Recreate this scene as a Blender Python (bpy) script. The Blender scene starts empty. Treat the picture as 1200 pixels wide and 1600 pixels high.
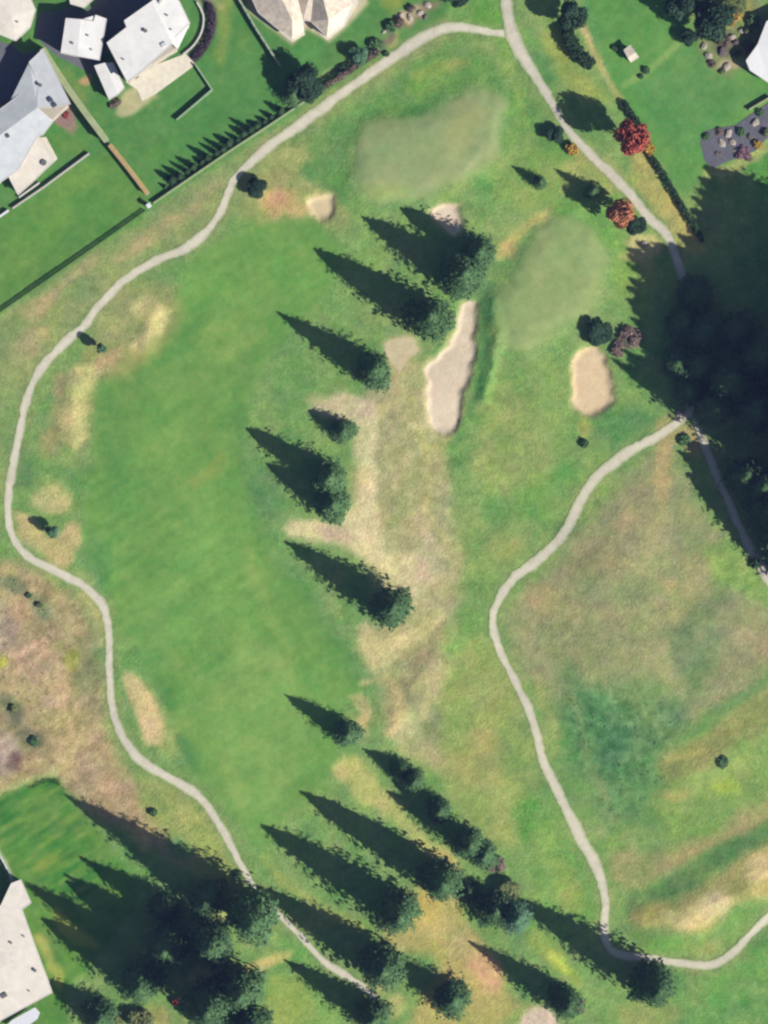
import bpy, bmesh, math, random
import numpy as np
from mathutils import Vector, Matrix, noise as mnoise

R = math.radians
S = 0.15                      # metres per map unit
K = 1.90                      # sunlit surface brightness / albedo at this exposure
SUN_EL, SUN_DIR = 33.0, (0.853, -0.522)     # sun stands towards +x, -y
COT = 1.0 / math.tan(R(SUN_EL))
rng = np.random.RandomState(7)
random.seed(11)

for b in (bpy.data.objects,):
    for o in list(b): b.remove(o)
scene = bpy.context.scene
C = scene.collection

def wx(px): return (px - 600.0) * S
def wy(py): return (800.0 - py) * S
def lin(c):
    c = np.asarray(c, dtype=float) / 255.0
    return np.where(c <= 0.04045, c / 12.92, ((c + 0.055) / 1.055) ** 2.4)
def alb(c, k=K):
    return tuple(float(v) for v in lin(c) / k)

# ------------------------------------------------------------------ fields over the site map
ST = 2.0
X0, X1, Y0, Y1 = -200.0, 1400.0, -200.0, 1800.0
NX, NY = int((X1 - X0) / ST) + 1, int((Y1 - Y0) / ST) + 1
GX, GY = np.meshgrid(X0 + np.arange(NX) * ST, Y0 + np.arange(NY) * ST)

def vnoise(scale, seed, ang=0.0, stretch=1.0):
    """smooth value noise on the map, -1..1, cell size `scale` map units"""
    r = np.random.RandomState(seed)
    ca, sa = math.cos(ang), math.sin(ang)
    U = ((GX - X0) * ca + (GY - Y0) * sa) / (scale * stretch) + 400
    V = (-(GX - X0) * sa + (GY - Y0) * ca) / scale + 3000 / scale * 2
    U -= U.min(); V -= V.min()
    T = r.rand(int(V.max()) + 3, int(U.max()) + 3) * 2 - 1
    iu, iv = U.astype(int), V.astype(int)
    fu, fv = U - iu, V - iv
    fu = fu * fu * (3 - 2 * fu); fv = fv * fv * (3 - 2 * fv)
    return (T[iv, iu] * (1 - fu) + T[iv, iu + 1] * fu) * (1 - fv) + (T[iv + 1, iu] * (1 - fu) + T[iv + 1, iu + 1] * fu) * fv

def fbm(scale, seed, octaves=3, **kw):
    s, a, t = 0, 1.0, 0
    for k in range(octaves):
        s = s + a * vnoise(scale / 2 ** k, seed + 17 * k, **kw); t += a; a *= 0.55
    return s / t

WXA = GX + 7 * vnoise(45, 1) + 3.5 * vnoise(14, 2)
WYA = GY + 7 * vnoise(45, 3) + 3.5 * vnoise(14, 4)

def catmull(pts, step=4.0, closed=False):
    P = [np.array(p, dtype=float) for p in pts]
    n = len(P); out = []
    rngi = range(n if closed else n - 1)
    for i in rngi:
        if closed: p0, p1, p2, p3 = P[i - 1], P[i], P[(i + 1) % n], P[(i + 2) % n]
        else:
            p1, p2 = P[i], P[i + 1]
            p0 = P[i - 1] if i > 0 else 2 * p1 - p2
            p3 = P[i + 2] if i + 2 < n else 2 * p2 - p1
        m = max(1, int(np.linalg.norm(p2[:2] - p1[:2]) / step))
        for k in range(m):
            t = k / m
            out.append(0.5 * ((2 * p1) + (-p0 + p2) * t + (2 * p0 - 5 * p1 + 4 * p2 - p3) * t * t + (-p0 + 3 * p1 - 3 * p2 + p3) * t ** 3))
    if not closed: out.append(P[-1])
    return out

def window(pts, pad):
    xs = [p[0] for p in pts]; ys = [p[1] for p in pts]
    a = max(0, int((min(xs) - pad - X0) / ST)); b = min(NX, int((max(xs) + pad - X0) / ST) + 2)
    c = max(0, int((min(ys) - pad - Y0) / ST)); d = min(NY, int((max(ys) + pad - Y0) / ST) + 2)
    return slice(c, d), slice(a, b)

def seg_dist(X, Y, ax, ay, bx, by):
    dx, dy = bx - ax, by - ay
    L = dx * dx + dy * dy + 1e-9
    t = np.clip(((X - ax) * dx + (Y - ay) * dy) / L, 0, 1)
    return np.hypot(X - ax - t * dx, Y - ay - t * dy), t

def sstep(x):
    x = np.clip(x, 0, 1)
    return x * x * (3 - 2 * x)

def poly_mask(pts, feather, warp=True, smooth=True):
    if smooth: pts = [tuple(p) for p in catmull(pts, 12, True)]
    w = window(pts, feather + 20)
    X, Y = (WXA[w], WYA[w]) if warp else (GX[w], GY[w])
    d = np.full(X.shape, 1e9); ins = np.zeros(X.shape, bool)
    n = len(pts)
    for i in range(n):
        ax, ay = pts[i][0], pts[i][1]; bx, by = pts[(i + 1) % n][0], pts[(i + 1) % n][1]
        dd, _ = seg_dist(X, Y, ax, ay, bx, by)
        d = np.minimum(d, dd)
        cond = ((ay > Y) != (by > Y))
        with np.errstate(divide='ignore', invalid='ignore'):
            xi = (bx - ax) * (Y - ay) / ((by - ay) if by != ay else 1e-9) + ax
        ins ^= cond & (X < xi)
    sd = np.where(ins, d, -d)
    return w, sstep(0.5 + sd / (2 * feather))

def stroke_mask(pts, width, feather, warp=True):
    """pts (x,y) or (x,y,width); soft stroke"""
    pts = [tuple(p) if len(p) > 2 else (p[0], p[1], width) for p in pts]
    pts = [tuple(p) for p in catmull(pts, 14)] if len(pts) > 2 else pts
    w = window(pts, max(p[2] for p in pts) + feather + 20)
    X, Y = (WXA[w], WYA[w]) if warp else (GX[w], GY[w])
    m = np.zeros(X.shape)
    for a, b in zip(pts[:-1], pts[1:]):
        dd, t = seg_dist(X, Y, a[0], a[1], b[0], b[1])
        r = (a[2] * (1 - t) + b[2] * t) / 2
        m = np.maximum(m, sstep(0.5 + (r - dd) / (2 * feather)))
    return w, m

COL = np.zeros((NY, NX, 3))
def setbase(c): COL[...] = np.asarray(c, float)
def mixin(c, w, m, s=1.0):
    m = (m * s)[..., None]
    COL[w] = COL[w] * (1 - m) + np.asarray(c, float) * m
def P(c, f, pts, s=1.0, warp=True, smooth=True, mottle=0.0, seed=0):
    w, m = poly_mask(pts, f, warp, smooth)
    if mottle: m = np.clip(m * (1 + mottle * NZ[seed % 4][w]), 0, 1)
    mixin(c, w, m, s)
def L(c, f, width, pts, s=1.0, warp=True):
    w, m = stroke_mask(pts, width, f, warp); mixin(c, w, m, s)
def B(c, x, y, rx, ry=None, f=10, s=1.0, a=0):
    ry = ry or rx
    pts = []
    for k in range(10):
        t = k * math.tau / 10
        u, v = rx * math.cos(t), ry * math.sin(t)
        pts.append((x + u * math.cos(R(a)) - v * math.sin(R(a)), y + u * math.sin(R(a)) + v * math.cos(R(a))))
    P(c, f, pts, s)
NZ = [fbm(60, 31), fbm(26, 57), fbm(110, 77), fbm(16, 91, 2)]
STREAK = fbm(9, 5, 2, ang=R(-32), stretch=5.0)
STREAK2 = fbm(8, 8, 2, ang=R(58), stretch=5.0)

WEST = [(792,52,20),(765,50,19),(735,44,18),(700,44,20),(660,60,24),(600,100,22),(540,143,22),(480,187,22),(430,222,20),(388,258,18),(362,288,15),(347,325,15),(326,358,16),(290,388,17),(240,410,16),(192,440,17),(158,475,17),(132,508,17),(95,543,17),(60,583,17),(40,630,16),(28,690,15),(18,740,15),(12,790,17),(19,838,17),(45,870,17),(90,893,18),(135,918,18),(163,953,18),(171,1000,17),(171,1060,16),(176,1110,16),(191,1150,18),(220,1188,20),(270,1218,18),(314,1248,15),(346,1295,14),(376,1350,14),(400,1388,14),(432,1424,13),(470,1463,13),(510,1505,14),(550,1530,14),(592,1562,12)]
EAST = [(788,-60,20),(790,-10,20),(795,30,22),(803,62,26),(830,108,22),(862,160,18),(886,200,16),(918,237,17),(950,268,18),(985,305,19),(1015,342,21),(1045,372,20),(1066,430,19),(1078,490,18),(1080,560,18),(1076,622,18),(1100,695,17),(1136,780,17),(1165,843,18),(1198,900,20),(1230,950,20)]
MID = [(1076,646,18),(1040,673,19),(990,702,21),(940,738,20),(912,774,19),(886,825,20),(850,868,20),(806,903,19),(780,938,18),(770,975,18),(782,1020,18),(810,1075,17),(834,1130,17),(850,1190,17),(878,1250,20),(908,1310,24),(934,1360,21),(947,1408,18),(945,1462,16),(960,1487,14),(1000,1495,14),(1050,1503,15),(1110,1508,15),(1145,1488,15),(1180,1453,15),(1225,1412,16)]

GREEN1 = [(560,235),(590,195),(650,180),(700,165),(740,142),(782,150),(790,190),(780,240),(745,275),(690,295),(640,315),(590,318),(560,290)]
GREEN2 = [(855,345),(905,340),(945,365),(952,410),(925,465),(880,510),(835,545),(795,545),(775,505),(790,440),(820,385)]
BUNKERS = [
  ('small pale', [(480,318),(500,305),(525,303),(522,325),(500,342),(484,336)], (228,208,166)),
  ('rounded', [(668,328),(690,317),(716,320),(724,345),(714,368),(692,350),(672,342)], (238,216,190)),
  ('long curved', [(722,470),(748,466),(747,500),(738,560),(722,620),(717,660),(690,678),(664,655),(668,600),(668,575),(690,548),(712,520)], (232,213,187)),
  ('apron', [(598,540),(625,528),(652,530),(660,545),(640,562),(625,582),(605,570)], (210,196,158)),
  ('oval', [(905,548),(930,545),(950,575),(955,620),(940,645),(912,648),(895,620),(895,580)], (230,203,164)),
]

setbase((118, 154, 84))
COL += (NZ[0] * 10)[..., None] * np.array([1.3, .6, .7]) + (NZ[1] * 7)[..., None] * np.array([1.2, .7, .6])
# ---- western rough between the boundary fence and the cart path
P((132,152,92), 14, [(-200,640),(0,498),(235,330),(430,202),(560,118),(690,28),(720,48),(560,150),(380,285),(335,370),(200,445),(120,525),(40,605),(10,720),(-200,760)])
for x,y,a,b,s in [(240,365,50,12,.7),(300,335,30,12,.5),(130,425,30,12,.6),(60,480,34,16,.6),(40,540,40,22,.5),(200,395,40,9,.6),(330,300,25,10,.5),(420,218,30,6,.4),(90,455,36,7,.6)]:
    B((172,160,112), x, y, a, b, 8, s, -35)
B((150,168,98), 20, 600, 30, 60, 20, .5); B((98,140,76), 15, 700, 16, 60, 10, .6)
# ---- the long fairway
FAIR = [(420,345),(500,350),(545,400),(520,450),(470,500),(420,560),(390,640),(375,720),(400,800),(430,850),(455,900),(500,960),(550,1030),(565,1080),(530,1110),(540,1165),(500,1240),(440,1290),(412,1330),(372,1290),(325,1240),(285,1160),(255,1080),(215,1020),(182,980),(172,930),(140,890),(128,840),(140,760),(150,690),(150,620),(200,560),(255,520),(275,470),(300,410)]
P((106,152,79), 16, FAIR)
P((94,142,74), 16, [(160,640),(200,575),(270,520),(330,470),(300,560),(240,620),(190,700)], .7)
L((88,136,74), 14, 34, [(385,560),(372,660),(392,740),(430,800)], .55)
B((80,124,76), 420, 770, 30, 44, 16, .6)
L((92,140,78), 12, 30, [(392,800),(440,880),(500,960),(560,1050)], .5)
L((126,164,88), 16, 44, [(300,760),(340,900),(380,1000)], .45)
L((134,164,90), 12, 16, [(385,870),(420,960),(455,1040),(460,1120)], .6)
P((132,168,94), 18, [(400,1000),(470,1050),(480,1150),(440,1250),(380,1290),(340,1180),(330,1080)], .6)
B((110,158,84), 300, 900, 50, 120, 30, .5); B((88,140,80), 240, 1000, 26, 60, 20, .4)
L((150,162,88), 9, 16, [(300,750),(345,718)], .6); L((126,160,88), 14, 60, [(270,600),(420,470)], .35)
B((82,134,84), 150, 880, 20, 50, 12, .5); B((84,134,80), 182, 730, 18, 50, 14, .4)
B((80,132,76), 300, 1175, 12, 34, 9, .7, -30); B((84,136,78), 262, 1080, 10, 30, 8, .6, -20)
L((130,160,96), 10, 14, [(405,830),(440,890)], .5)
# ---- dry straw bays along the path
P((150,152,96), 14, [(170,460),(230,440),(275,445),(272,520),(240,560),(190,590),(150,600),(140,700),(110,700),(80,660),(90,600),(130,545)], .8)
P((204,194,132), 9, [(205,470),(235,462),(258,470),(262,500),(248,525),(225,545),(205,560),(198,540),(222,520),(225,495),(205,485)], .9)
P((196,188,124), 9, [(108,575),(140,568),(162,580),(150,610),(142,640),(135,690),(118,705),(100,690),(100,650),(106,610)], .9)
B((192,162,124), 170, 562, 26, 12, 8, .7, -40); B((176,150,110), 90, 600, 12, 20, 8, .6)
B((150,138,90), 75, 690, 20, 24, 10, .5); B((88,122,80), 40, 745, 22, 20, 10, .7)
P((190,184,122), 9, [(50,775),(90,758),(115,775),(110,800),(90,808),(60,800),(45,790)], .85)
P((204,180,124), 8, [(22,800),(50,812),(80,845),(115,820),(125,840),(105,885),(70,870),(35,845)], .85)
P((206,188,130), 8, [(195,1050),(222,1055),(245,1095),(262,1130),(255,1165),(232,1168),(215,1130),(200,1100)], .95)
B((214,192,142), 235, 1138, 16, 24, 8, .8, -25); B((170,172,100), 262, 1165, 20, 26, 10, .5)
L((196,186,120), 6, 14, [(130,925),(152,960),(160,1010)], .8)
# ---- bare ground and dry slope in the west
P((166,153,108), 16, [(-200,900),(20,880),(90,915),(130,940),(150,1000),(155,1080),(170,1150),(215,1215),(290,1260),(330,1330),(300,1350),(230,1310),(150,1270),(90,1225),(20,1240),(-200,1260)])
P((176,155,118), 12, [(-60,930),(30,950),(60,1000),(100,1030),(110,1090),(60,1090),(20,1050),(-60,1030)], .8)
P((174,155,114), 12, [(110,1120),(170,1170),(215,1240),(225,1290),(180,1280),(120,1230),(90,1170)], .85)
B((196,166,130), 95, 1085, 22, 26, 9, .8); B((200,170,136), 45, 1012, 30, 8, 7, .8, -25); B((178,158,146), 5, 1180, 30, 34, 9, .8)
B((168,150,128), 0, 980, 26, 40, 9, .7); B((160,164,72), 112, 1033, 12, 16, 7, .8, -35); B((180,184,60), 2, 1035, 6, 10, 5, .8)
B((120,128,88), 143, 1058, 22, 26, 9, .7); B((100,126,84), 60, 945, 12, 24, 8, .6, -50); B((90,110,84), 20, 920, 24, 14, 8, .6, 30)
B((92,104,76), 20, 1110, 14, 30, 7, .7, -30); B((90,100,74), 52, 1155, 22, 14, 8, .7, 30); B((110,84,74), 25, 1190, 12, 14, 7, .7)
L((178,184,120), 5, 8, [(0,1238),(50,1222),(90,1205)], .8)
P((140,158,86), 12, [(215,1215),(290,1235),(340,1290),(370,1360),(395,1400),(330,1400),(300,1340),(250,1300),(225,1270)], .9)
P((160,168,90), 9, [(250,1230),(300,1260),(345,1320),(352,1350),(320,1335),(280,1290)], .7); B((84,140,82), 285, 1320, 24, 14, 8, .7, 25)
B((206,170,120), 222, 1305, 12, 22, 8, .7, -35)
# ---- back yards and lawns in the north-west
P((84,135,74), 7, [(-200,-200),(800,-200),(700,20),(560,112),(430,196),(235,325),(0,490),(-200,620)], 1, False, False)
P((92,138,70), 7, [(-200,400),(0,335),(140,245),(175,250),(235,318),(0,488),(-200,620)], .9)
for x,y,a,b,s in [(110,290,50,16,.7),(60,360,60,20,.6),(170,300,30,10,.5),(20,420,30,14,.5)]: B((108,152,72), x, y, a, b, 14, s, -35)
L((140,154,80), 10, 20, [(350,0),(352,50),(340,90)], .7); B((120,150,80), 385, 60, 14, 24, 10, .5); B((96,146,70), 250, 240, 30, 14, 12, .6, -35)
B((96,140,66), 110, 225, 26, 14, 9, .6); B((90,148,82), 480, 80, 26, 18, 9, .6); B((124,150,84), 120, 130, 10, 30, 8, .6, -35)
P((132,150,70), 8, [(596,-10),(640,-10),(620,20),(604,14)], .9)
P((184,176,108), 6, [(598,66),(622,55),(616,72),(603,80)], .9)
L((160,178,120), 4, 9, [(500,128),(560,90),(585,78)], .7); L((150,166,110), 4, 6, [(440,172),(500,134)], .6)
# ---- around the northern green
P((92,142,70), 12, [(470,250),(530,190),(600,150),(700,100),(760,90),(800,130),(810,260),(790,290),(740,160),(650,185),(580,195),(550,250),(540,320),(500,290)], .85)  # darker turf, with shade of the raised green's northwest bank painted in
B((150,162,84), 690, 108, 46, 14, 10, .8, -10); B((130,158,74), 660, 135, 40, 14, 10, .5, -10)
P((112,158,76), 8, [(700,35),(720,-40),(780,-40),(785,40),(745,42)], .9); B((96,150,60), 765, 20, 18, 26, 8, .6)
P((158,160,98), 12, [(370,300),(420,240),(470,215),(490,240),(470,280),(520,300),(545,330),(540,360),(470,340),(390,345)], .75)
B((186,160,108), 432, 318, 30, 20, 9, .9); B((200,160,116), 430, 316, 16, 12, 6, .7); B((186,164,110), 465, 328, 22, 10, 7, .8); B((150,158,90), 395, 340, 26, 14, 10, .7)
B((150,150,96), 440, 275, 30, 16, 10, .6, -20); B((84,136,74), 520, 245, 24, 18, 9, .5)
P((146,162,116), 13, GREEN1); B((146,160,112), 700, 230, 60, 24, 16, .6, -25); B((152,160,108), 730, 190, 36, 20, 12, .6, -20); B((150,172,102), 600, 300, 36, 14, 10, .7)
L((150,170,98), 8, 14, [(690,310),(750,280),(790,250)], .6)
B((100,154,82), 760, 300, 26, 22, 12, .6); B((72,126,74), 790, 310, 14, 20, 8, .6)
# ---- around the eastern green
P((128,160,80), 14, [(780,60),(880,190),(1000,330),(1030,380),(1000,500),(960,340),(880,300),(800,330),(760,300),(800,200)], .8)
P((86,138,70), 8, [(802,75),(850,150),(876,200),(870,240),(840,230),(820,150)], .5)
L((190,182,108), 8, 12, [(778,400),(815,355),(860,325),(885,300)], .85); B((196,172,112), 796, 385, 14, 16, 8, .7, -40); B((190,176,104), 1000, 400, 16, 30, 10, .6, -25)
P((142,163,110), 14, GREEN2); P((120,164,78), 8, [(860,310),(910,305),(965,345),(985,400),(975,470),(955,470),(962,400),(935,355),(900,335),(862,338)], .8)
B((136,170,78), 980, 440, 18, 40, 12, .6); B((96,154,84), 860, 560, 26, 22, 14, .6, -30)
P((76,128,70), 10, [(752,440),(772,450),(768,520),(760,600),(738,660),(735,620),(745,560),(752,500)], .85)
P((84,134,74), 10, [(940,640),(1000,640),(1030,665),(960,710),(920,720),(900,700)], .7)
P((130,160,86), 14, [(740,650),(800,560),(880,560),(900,640),(960,700),(900,760),(860,850),(790,890),(760,950),(720,960),(700,860),(700,760)], .8)
P((152,164,92), 14, [(780,600),(850,640),(870,720),(830,770),(760,760),(740,690)], .35); B((104,156,72), 840, 790, 24, 30, 14, .7); B((96,152,74), 880, 745, 22, 30, 12, .6, 40)
P((98,146,78), 10, [(700,680),(740,640),(760,650),(745,700),(720,770),(705,740)], .6); B((156,162,90), 790, 855, 26, 20, 12, .6); B((90,146,76), 770, 800, 18, 26, 12, .5)
B((176,168,88), 912, 668, 8, 16, 6, .7)
# ---- the dry belt of rough between the holes
P((172,170,118), 16, [(560,620),(640,560),(690,600),(690,680),(710,780),(720,880),(715,980),(700,1060),(690,1140),(700,1200),(640,1190),(600,1130),(590,1060),(560,1000),(600,960),(560,860),(550,760),(555,680)])
P((214,202,152), 8, [(545,690),(572,640),(592,660),(582,720),(588,790),(600,850),(630,900),(655,930),(640,960),(610,930),(580,880),(540,860),(490,850),(450,845),(455,815),(520,812),(552,780),(556,730)], .9)
P((210,192,160), 8, [(480,640),(530,610),(570,620),(590,650),(560,670),(520,650)], .75)
B((200,184,140), 500, 625, 30, 10, 8, .6, 10)
B((198,174,146), 520, 838, 26, 14, 9, .8, 20); B((212,196,152), 640, 900, 24, 40, 12, .8, -25); B((196,180,146), 670, 880, 20, 44, 14, .7); B((150,160,104), 620, 800, 18, 36, 12, .7)
L((190,186,116), 6, 14, [(640,620),(660,700),(690,690),(720,640)], .5); L((196,184,120), 7, 12, [(660,700),(672,790),(700,850)], .55)
P((204,194,134), 8, [(556,985),(570,975),(600,1000),(650,980),(690,945),(702,955),(670,990),(625,1030),(590,1055),(575,1030)], .85)
L((190,182,122), 6, 12, [(570,1065),(600,1060),(640,1055)], .7); B((158,150,104), 670, 1040, 36, 30, 12, .7, -20); B((150,148,104), 640, 1080, 40, 26, 12, .6, -35)
P((200,180,126), 6, [(546,1090),(566,1082),(576,1110),(580,1150),(560,1160),(556,1120)], .75); L((204,184,126), 6, 12, [(610,1065),(622,1100),(612,1150)], .7); B((110,140,80), 583, 1120, 8, 34, 6, .7)
P((190,186,110), 10, [(530,1190),(560,1175),(600,1230),(650,1290),(700,1340),(720,1370),(690,1360),(640,1310),(590,1270),(540,1225)], .85); B((202,186,120), 545, 1205, 18, 14, 8, .6)
B((110,140,84), 690, 1130, 20, 44, 12, .6); L((120,142,84), 7, 10, [(690,1150),(740,1230)], .4)
# ---- hole east of the belt down to the south
P((146,162,88), 18, [(700,1020),(770,1000),(820,1100),(845,1200),(820,1260),(800,1330),(740,1300),(700,1230),(690,1120)], .8); B((166,162,96), 750, 1190, 40, 44, 14, .6, -20)
B((104,152,70), 720, 980, 30, 36, 12, .5); B((96,150,66), 825, 1285, 26, 40, 12, .8, -20); P((118,160,78), 12, [(860,1240),(900,1330),(930,1400),(930,1440),(870,1420),(830,1380),(820,1310)], .8)
B((156,166,84), 885, 1385, 20, 44, 12, .6, -20); B((106,158,74), 850, 1400, 24, 34, 12, .6, -25); B((150,160,92), 770, 1080, 20, 60, 14, .4, -25)
# ---- the big rough field in the east
P((146,152,102), 18, [(850,900),(920,810),(980,740),(1040,700),(1100,800),(1170,890),(1230,960),(1250,1050),(1100,1120),(1000,1160),(900,1120),(820,1060),(790,960)])
P((162,156,114), 16, [(860,880),(930,830),(990,760),(1040,760),(1060,860),(1000,900),(930,900),(880,930)], .6); B((186,168,120), 975, 815, 22, 16, 9, .8, -30); B((190,166,110), 1035, 760, 12, 40, 9, .6); B((176,160,112), 845, 930, 30, 24, 12, .6)
B((196,176,110), 1035, 720, 12, 22, 8, .6); B((184,180,116), 1000, 890, 30, 7, 6, .6, 20); B((180,164,110), 1040, 910, 14, 10, 6, .7); B((150,142,96), 930, 880, 40, 24, 14, .5)
P((106,128,84), 14, [(1060,960),(1130,930),(1150,980),(1130,1040),(1080,1080),(1050,1040)], .75); P((150,142,104), 12, [(1110,940),(1200,960),(1230,1000),(1180,1040),(1120,1070),(1130,1010)], .7)
P((120,164,76), 10, [(1100,860),(1150,850),(1190,900),(1200,940),(1150,930),(1110,900)], .75)
P((88,132,80), 30, [(880,1050),(960,1080),(1040,1090),(1060,1130),(1030,1190),(1010,1260),(950,1280),(910,1220),(880,1140)], .95)
P((80,126,76), 20, [(905,1130),(960,1120),(990,1160),(970,1200),(930,1190)], .6); B((100,140,80), 1010, 1260, 50, 36, 16, .7); B((112,146,80), 1000, 1080, 40, 24, 14, .6)
P((158,160,92), 12, [(1030,1180),(1110,1130),(1230,1060),(1230,1130),(1150,1180),(1060,1220),(1030,1210)], .85)
L((92,140,74), 8, 18, [(1030,1170),(1110,1120),(1230,1045)], .6); L((196,186,100), 5, 9, [(1040,1190),(1100,1165)], .5)  # green stroke paints in the shade of the ridge's northwest slope
P((132,160,82), 14, [(1040,1230),(1110,1200),(1230,1120),(1230,1260),(1120,1290),(1050,1310),(1020,1270)], .8); B((160,184,72), 1135, 1235, 18, 14, 9, .8); B((176,164,98), 1060, 1240, 22, 10, 8, .6)
P((154,152,98), 12, [(960,1330),(1030,1330),(1100,1300),(1230,1230),(1230,1270),(1140,1330),(1050,1350),(990,1390),(960,1370)], .8); L((166,150,104), 8, 12, [(1040,1350),(1120,1315),(1200,1275)], .6)
P((92,134,74), 10, [(1005,1395),(1060,1360),(1130,1320),(1230,1270),(1230,1300),(1140,1350),(1070,1390),(1020,1412)], .9)  # shade of the embankment's northwest face painted in as dark green
P((168,160,96), 12, [(985,1440),(1010,1415),(1080,1395),(1150,1350),(1230,1300),(1230,1390),(1170,1410),(1110,1450),(1040,1450)], .9)
P((208,192,134), 9, [(1040,1425),(1100,1405),(1130,1385),(1150,1415),(1110,1445),(1060,1445)], .9); P((212,198,136), 9, [(1168,1350),(1200,1320),(1240,1300),(1240,1360),(1200,1375),(1172,1378)], .9)
B((214,196,150), 1120, 1415, 26, 18, 9, .6); B((184,186,100), 1020, 1430, 10, 20, 8, .5)
P((112,154,74), 10, [(990,1450),(1060,1462),(1120,1460),(1150,1430),(1190,1410),(1180,1440),(1140,1480),(1050,1490),(1000,1480)], .85)
P((156,164,90), 9, [(1070,1478),(1130,1470),(1130,1490),(1080,1490)], .7)
P((104,152,76), 12, [(1050,1525),(1130,1520),(1200,1465),(1260,1440),(1260,1700),(1100,1700),(1060,1600)], .9); B((146,160,88), 1010, 1585, 50, 30, 14, .8); B((126,160,82), 1080, 1560, 30, 24, 12, .6)
L((140,150,92), 7, 12, [(860,1010),(905,1120),(930,1220),(975,1310)], .4); L((174,170,100), 6, 10, [(830,1050),(862,1130),(872,1180)], .5)
# ---- golden rough between the southern conifers
P((176,168,98), 14, [(600,1430),(650,1385),(700,1390),(730,1440),(760,1490),(800,1560),(860,1600),(860,1720),(560,1720),(640,1600),(680,1500),(610,1480)])
B((190,172,88), 650, 1420, 34, 28, 12, .8); B((206,164,122), 755, 1515, 22, 34, 10, .9, -35); B((196,172,120), 725, 1480, 30, 20, 10, .7); B((190,176,112), 690, 1450, 40, 24, 12, .5, 40); B((190,178,100), 700, 1350, 14, 30, 8, .7, -40)
B((120,158,84), 810, 1595, 30, 20, 10, .6); B((156,164,88), 740, 1600, 30, 26, 10, .5); P((214,194,172), 7, [(800,1606),(830,1580),(858,1578),(875,1604),(880,1700),(790,1700)], .95)
L((190,182,118), 6, 18, [(590,1540),(612,1510),(626,1480)], .8); B((186,180,108), 612, 1570, 16, 22, 8, .7, 30); P((150,168,80), 8, [(840,1450),(870,1480),(900,1520),(905,1545),(880,1520),(850,1500),(820,1470)], .8); B((196,206,84), 872, 1500, 8, 26, 6, .7, -40)
L((120,164,82), 8, 20, [(415,1455),(470,1500),(500,1560),(530,1640)], .8); P((142,168,78), 10, [(430,1530),(470,1540),(500,1620),(440,1700),(400,1620),(420,1570)], .85); L((190,182,112), 6, 20, [(365,1530),(410,1510),(440,1492)], .9)
P((196,190,110), 6, [(292,1532),(310,1510),(330,1498),(338,1515),(328,1545),(305,1550)], .9); L((116,156,84), 8, 30, [(440,1300),(560,1370),(600,1420)], .4); L((152,168,86), 8, 16, [(415,1345),(460,1390),(530,1430),(560,1450)], .7)
B((200,200,130), 345, 1432, 14, 8, 5, .9, -30)  # sunlit spot among the grove's shadows, painted onto yellowish ground
# ---- south-west yard
P((88,136,58), 8, [(-200,1250),(0,1246),(80,1215),(110,1240),(180,1330),(220,1400),(160,1480),(100,1560),(90,1700),(-200,1700)], 1)
w, m = poly_mask([(-20,1250),(80,1218),(160,1330),(160,1390),(90,1400),(0,1330)], 8)
COL[w] += (m * STREAK[w] * 34)[..., None] * np.array([1.1, .6, .3])
B((140,158,60), 75, 1350, 26, 14, 8, .6, -25); P((160,168,78), 7, [(80,1425),(105,1425),(150,1470),(148,1480),(110,1465)], .85); P((166,176,84), 7, [(55,1460),(80,1470),(85,1500),(98,1530),(92,1550),(78,1520),(66,1490)], .85)  # both polygons: sunlit gaps between tree shadows painted as paler grass
L((198,196,170), 4, 7, [(-10,1320),(8,1350),(20,1378)], .9, False); P((122,150,84), 8, [(150,1600),(180,1575),(240,1580),(300,1600),(300,1700),(150,1700)], .9); B((170,160,96), 245, 1590, 24, 18, 8, .8)
# ---- north-eastern yards
P((94,148,78), 6, [(905,-60),(960,140),(1010,230),(1070,300),(1110,270),(1110,240),(1095,210),(1160,185),(1200,160),(1260,100),(1160,110),(1090,40),(1050,-60)], .95)
P((90,144,82), 8, [(990,130),(1062,70),(1100,90),(1150,130),(1190,150),(1120,190),(1090,220),(1060,240),(1020,190)], .8); B((80,132,72), 1120, 135, 30, 26, 12, .6)
L((140,172,100), 4, 10, [(975,132),(1010,112),(1058,70)], .75, False)
P((82,140,60), 8, [(1160,270),(1210,235),(1300,240),(1300,330),(1200,300)], .9)
P((150,164,84), 9, [(858,40),(880,60),(905,110),(945,140),(955,160),(920,165),(890,145),(868,100),(848,60)], .9); P((96,146,78), 8, [(815,40),(845,60),(862,110),(868,140),(840,110),(818,70)], .7)
L((178,172,108), 5, 10, [(902,30),(925,75),(950,125),(975,165)], .9, False); L((206,184,130), 4, 9, [(905,32),(922,62)], .8, False)
P((170,170,100), 9, [(905,240),(950,255),(990,290),(985,300),(940,310),(900,290),(880,260)], .6); P((176,170,96), 7, [(985,240),(1010,245),(1060,320),(1098,390),(1070,390),(1020,320),(990,285)], .9)
L((190,170,96), 4, 9, [(1040,300),(1098,392)], .6, False); P((206,192,130), 7, [(985,375),(1010,360),(1040,380),(1030,400),(1000,410)], .9); B((190,174,110), 985, 400, 14, 10, 6, .5)
P((180,160,110), 7, [(1030,660),(1060,655),(1100,690),(1085,715),(1050,700),(1040,760),(1022,740)], .8)
P((126,138,92), 8, [(1080,-40),(1150,-40),(1200,40),(1165,100),(1130,120),(1100,90),(1085,40)], 1); B((176,166,80), 1150, 10, 24, 20, 8, .8); B((96,92,88), 1130, 68, 16, 22, 7, .8); B((182,168,140), 1142, 100, 24, 10, 6, .9); B((150,108,72), 1168, 75, 12, 10, 5, .8); B((170,160,100), 1125, 30, 14, 14, 6, .7)
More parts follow.
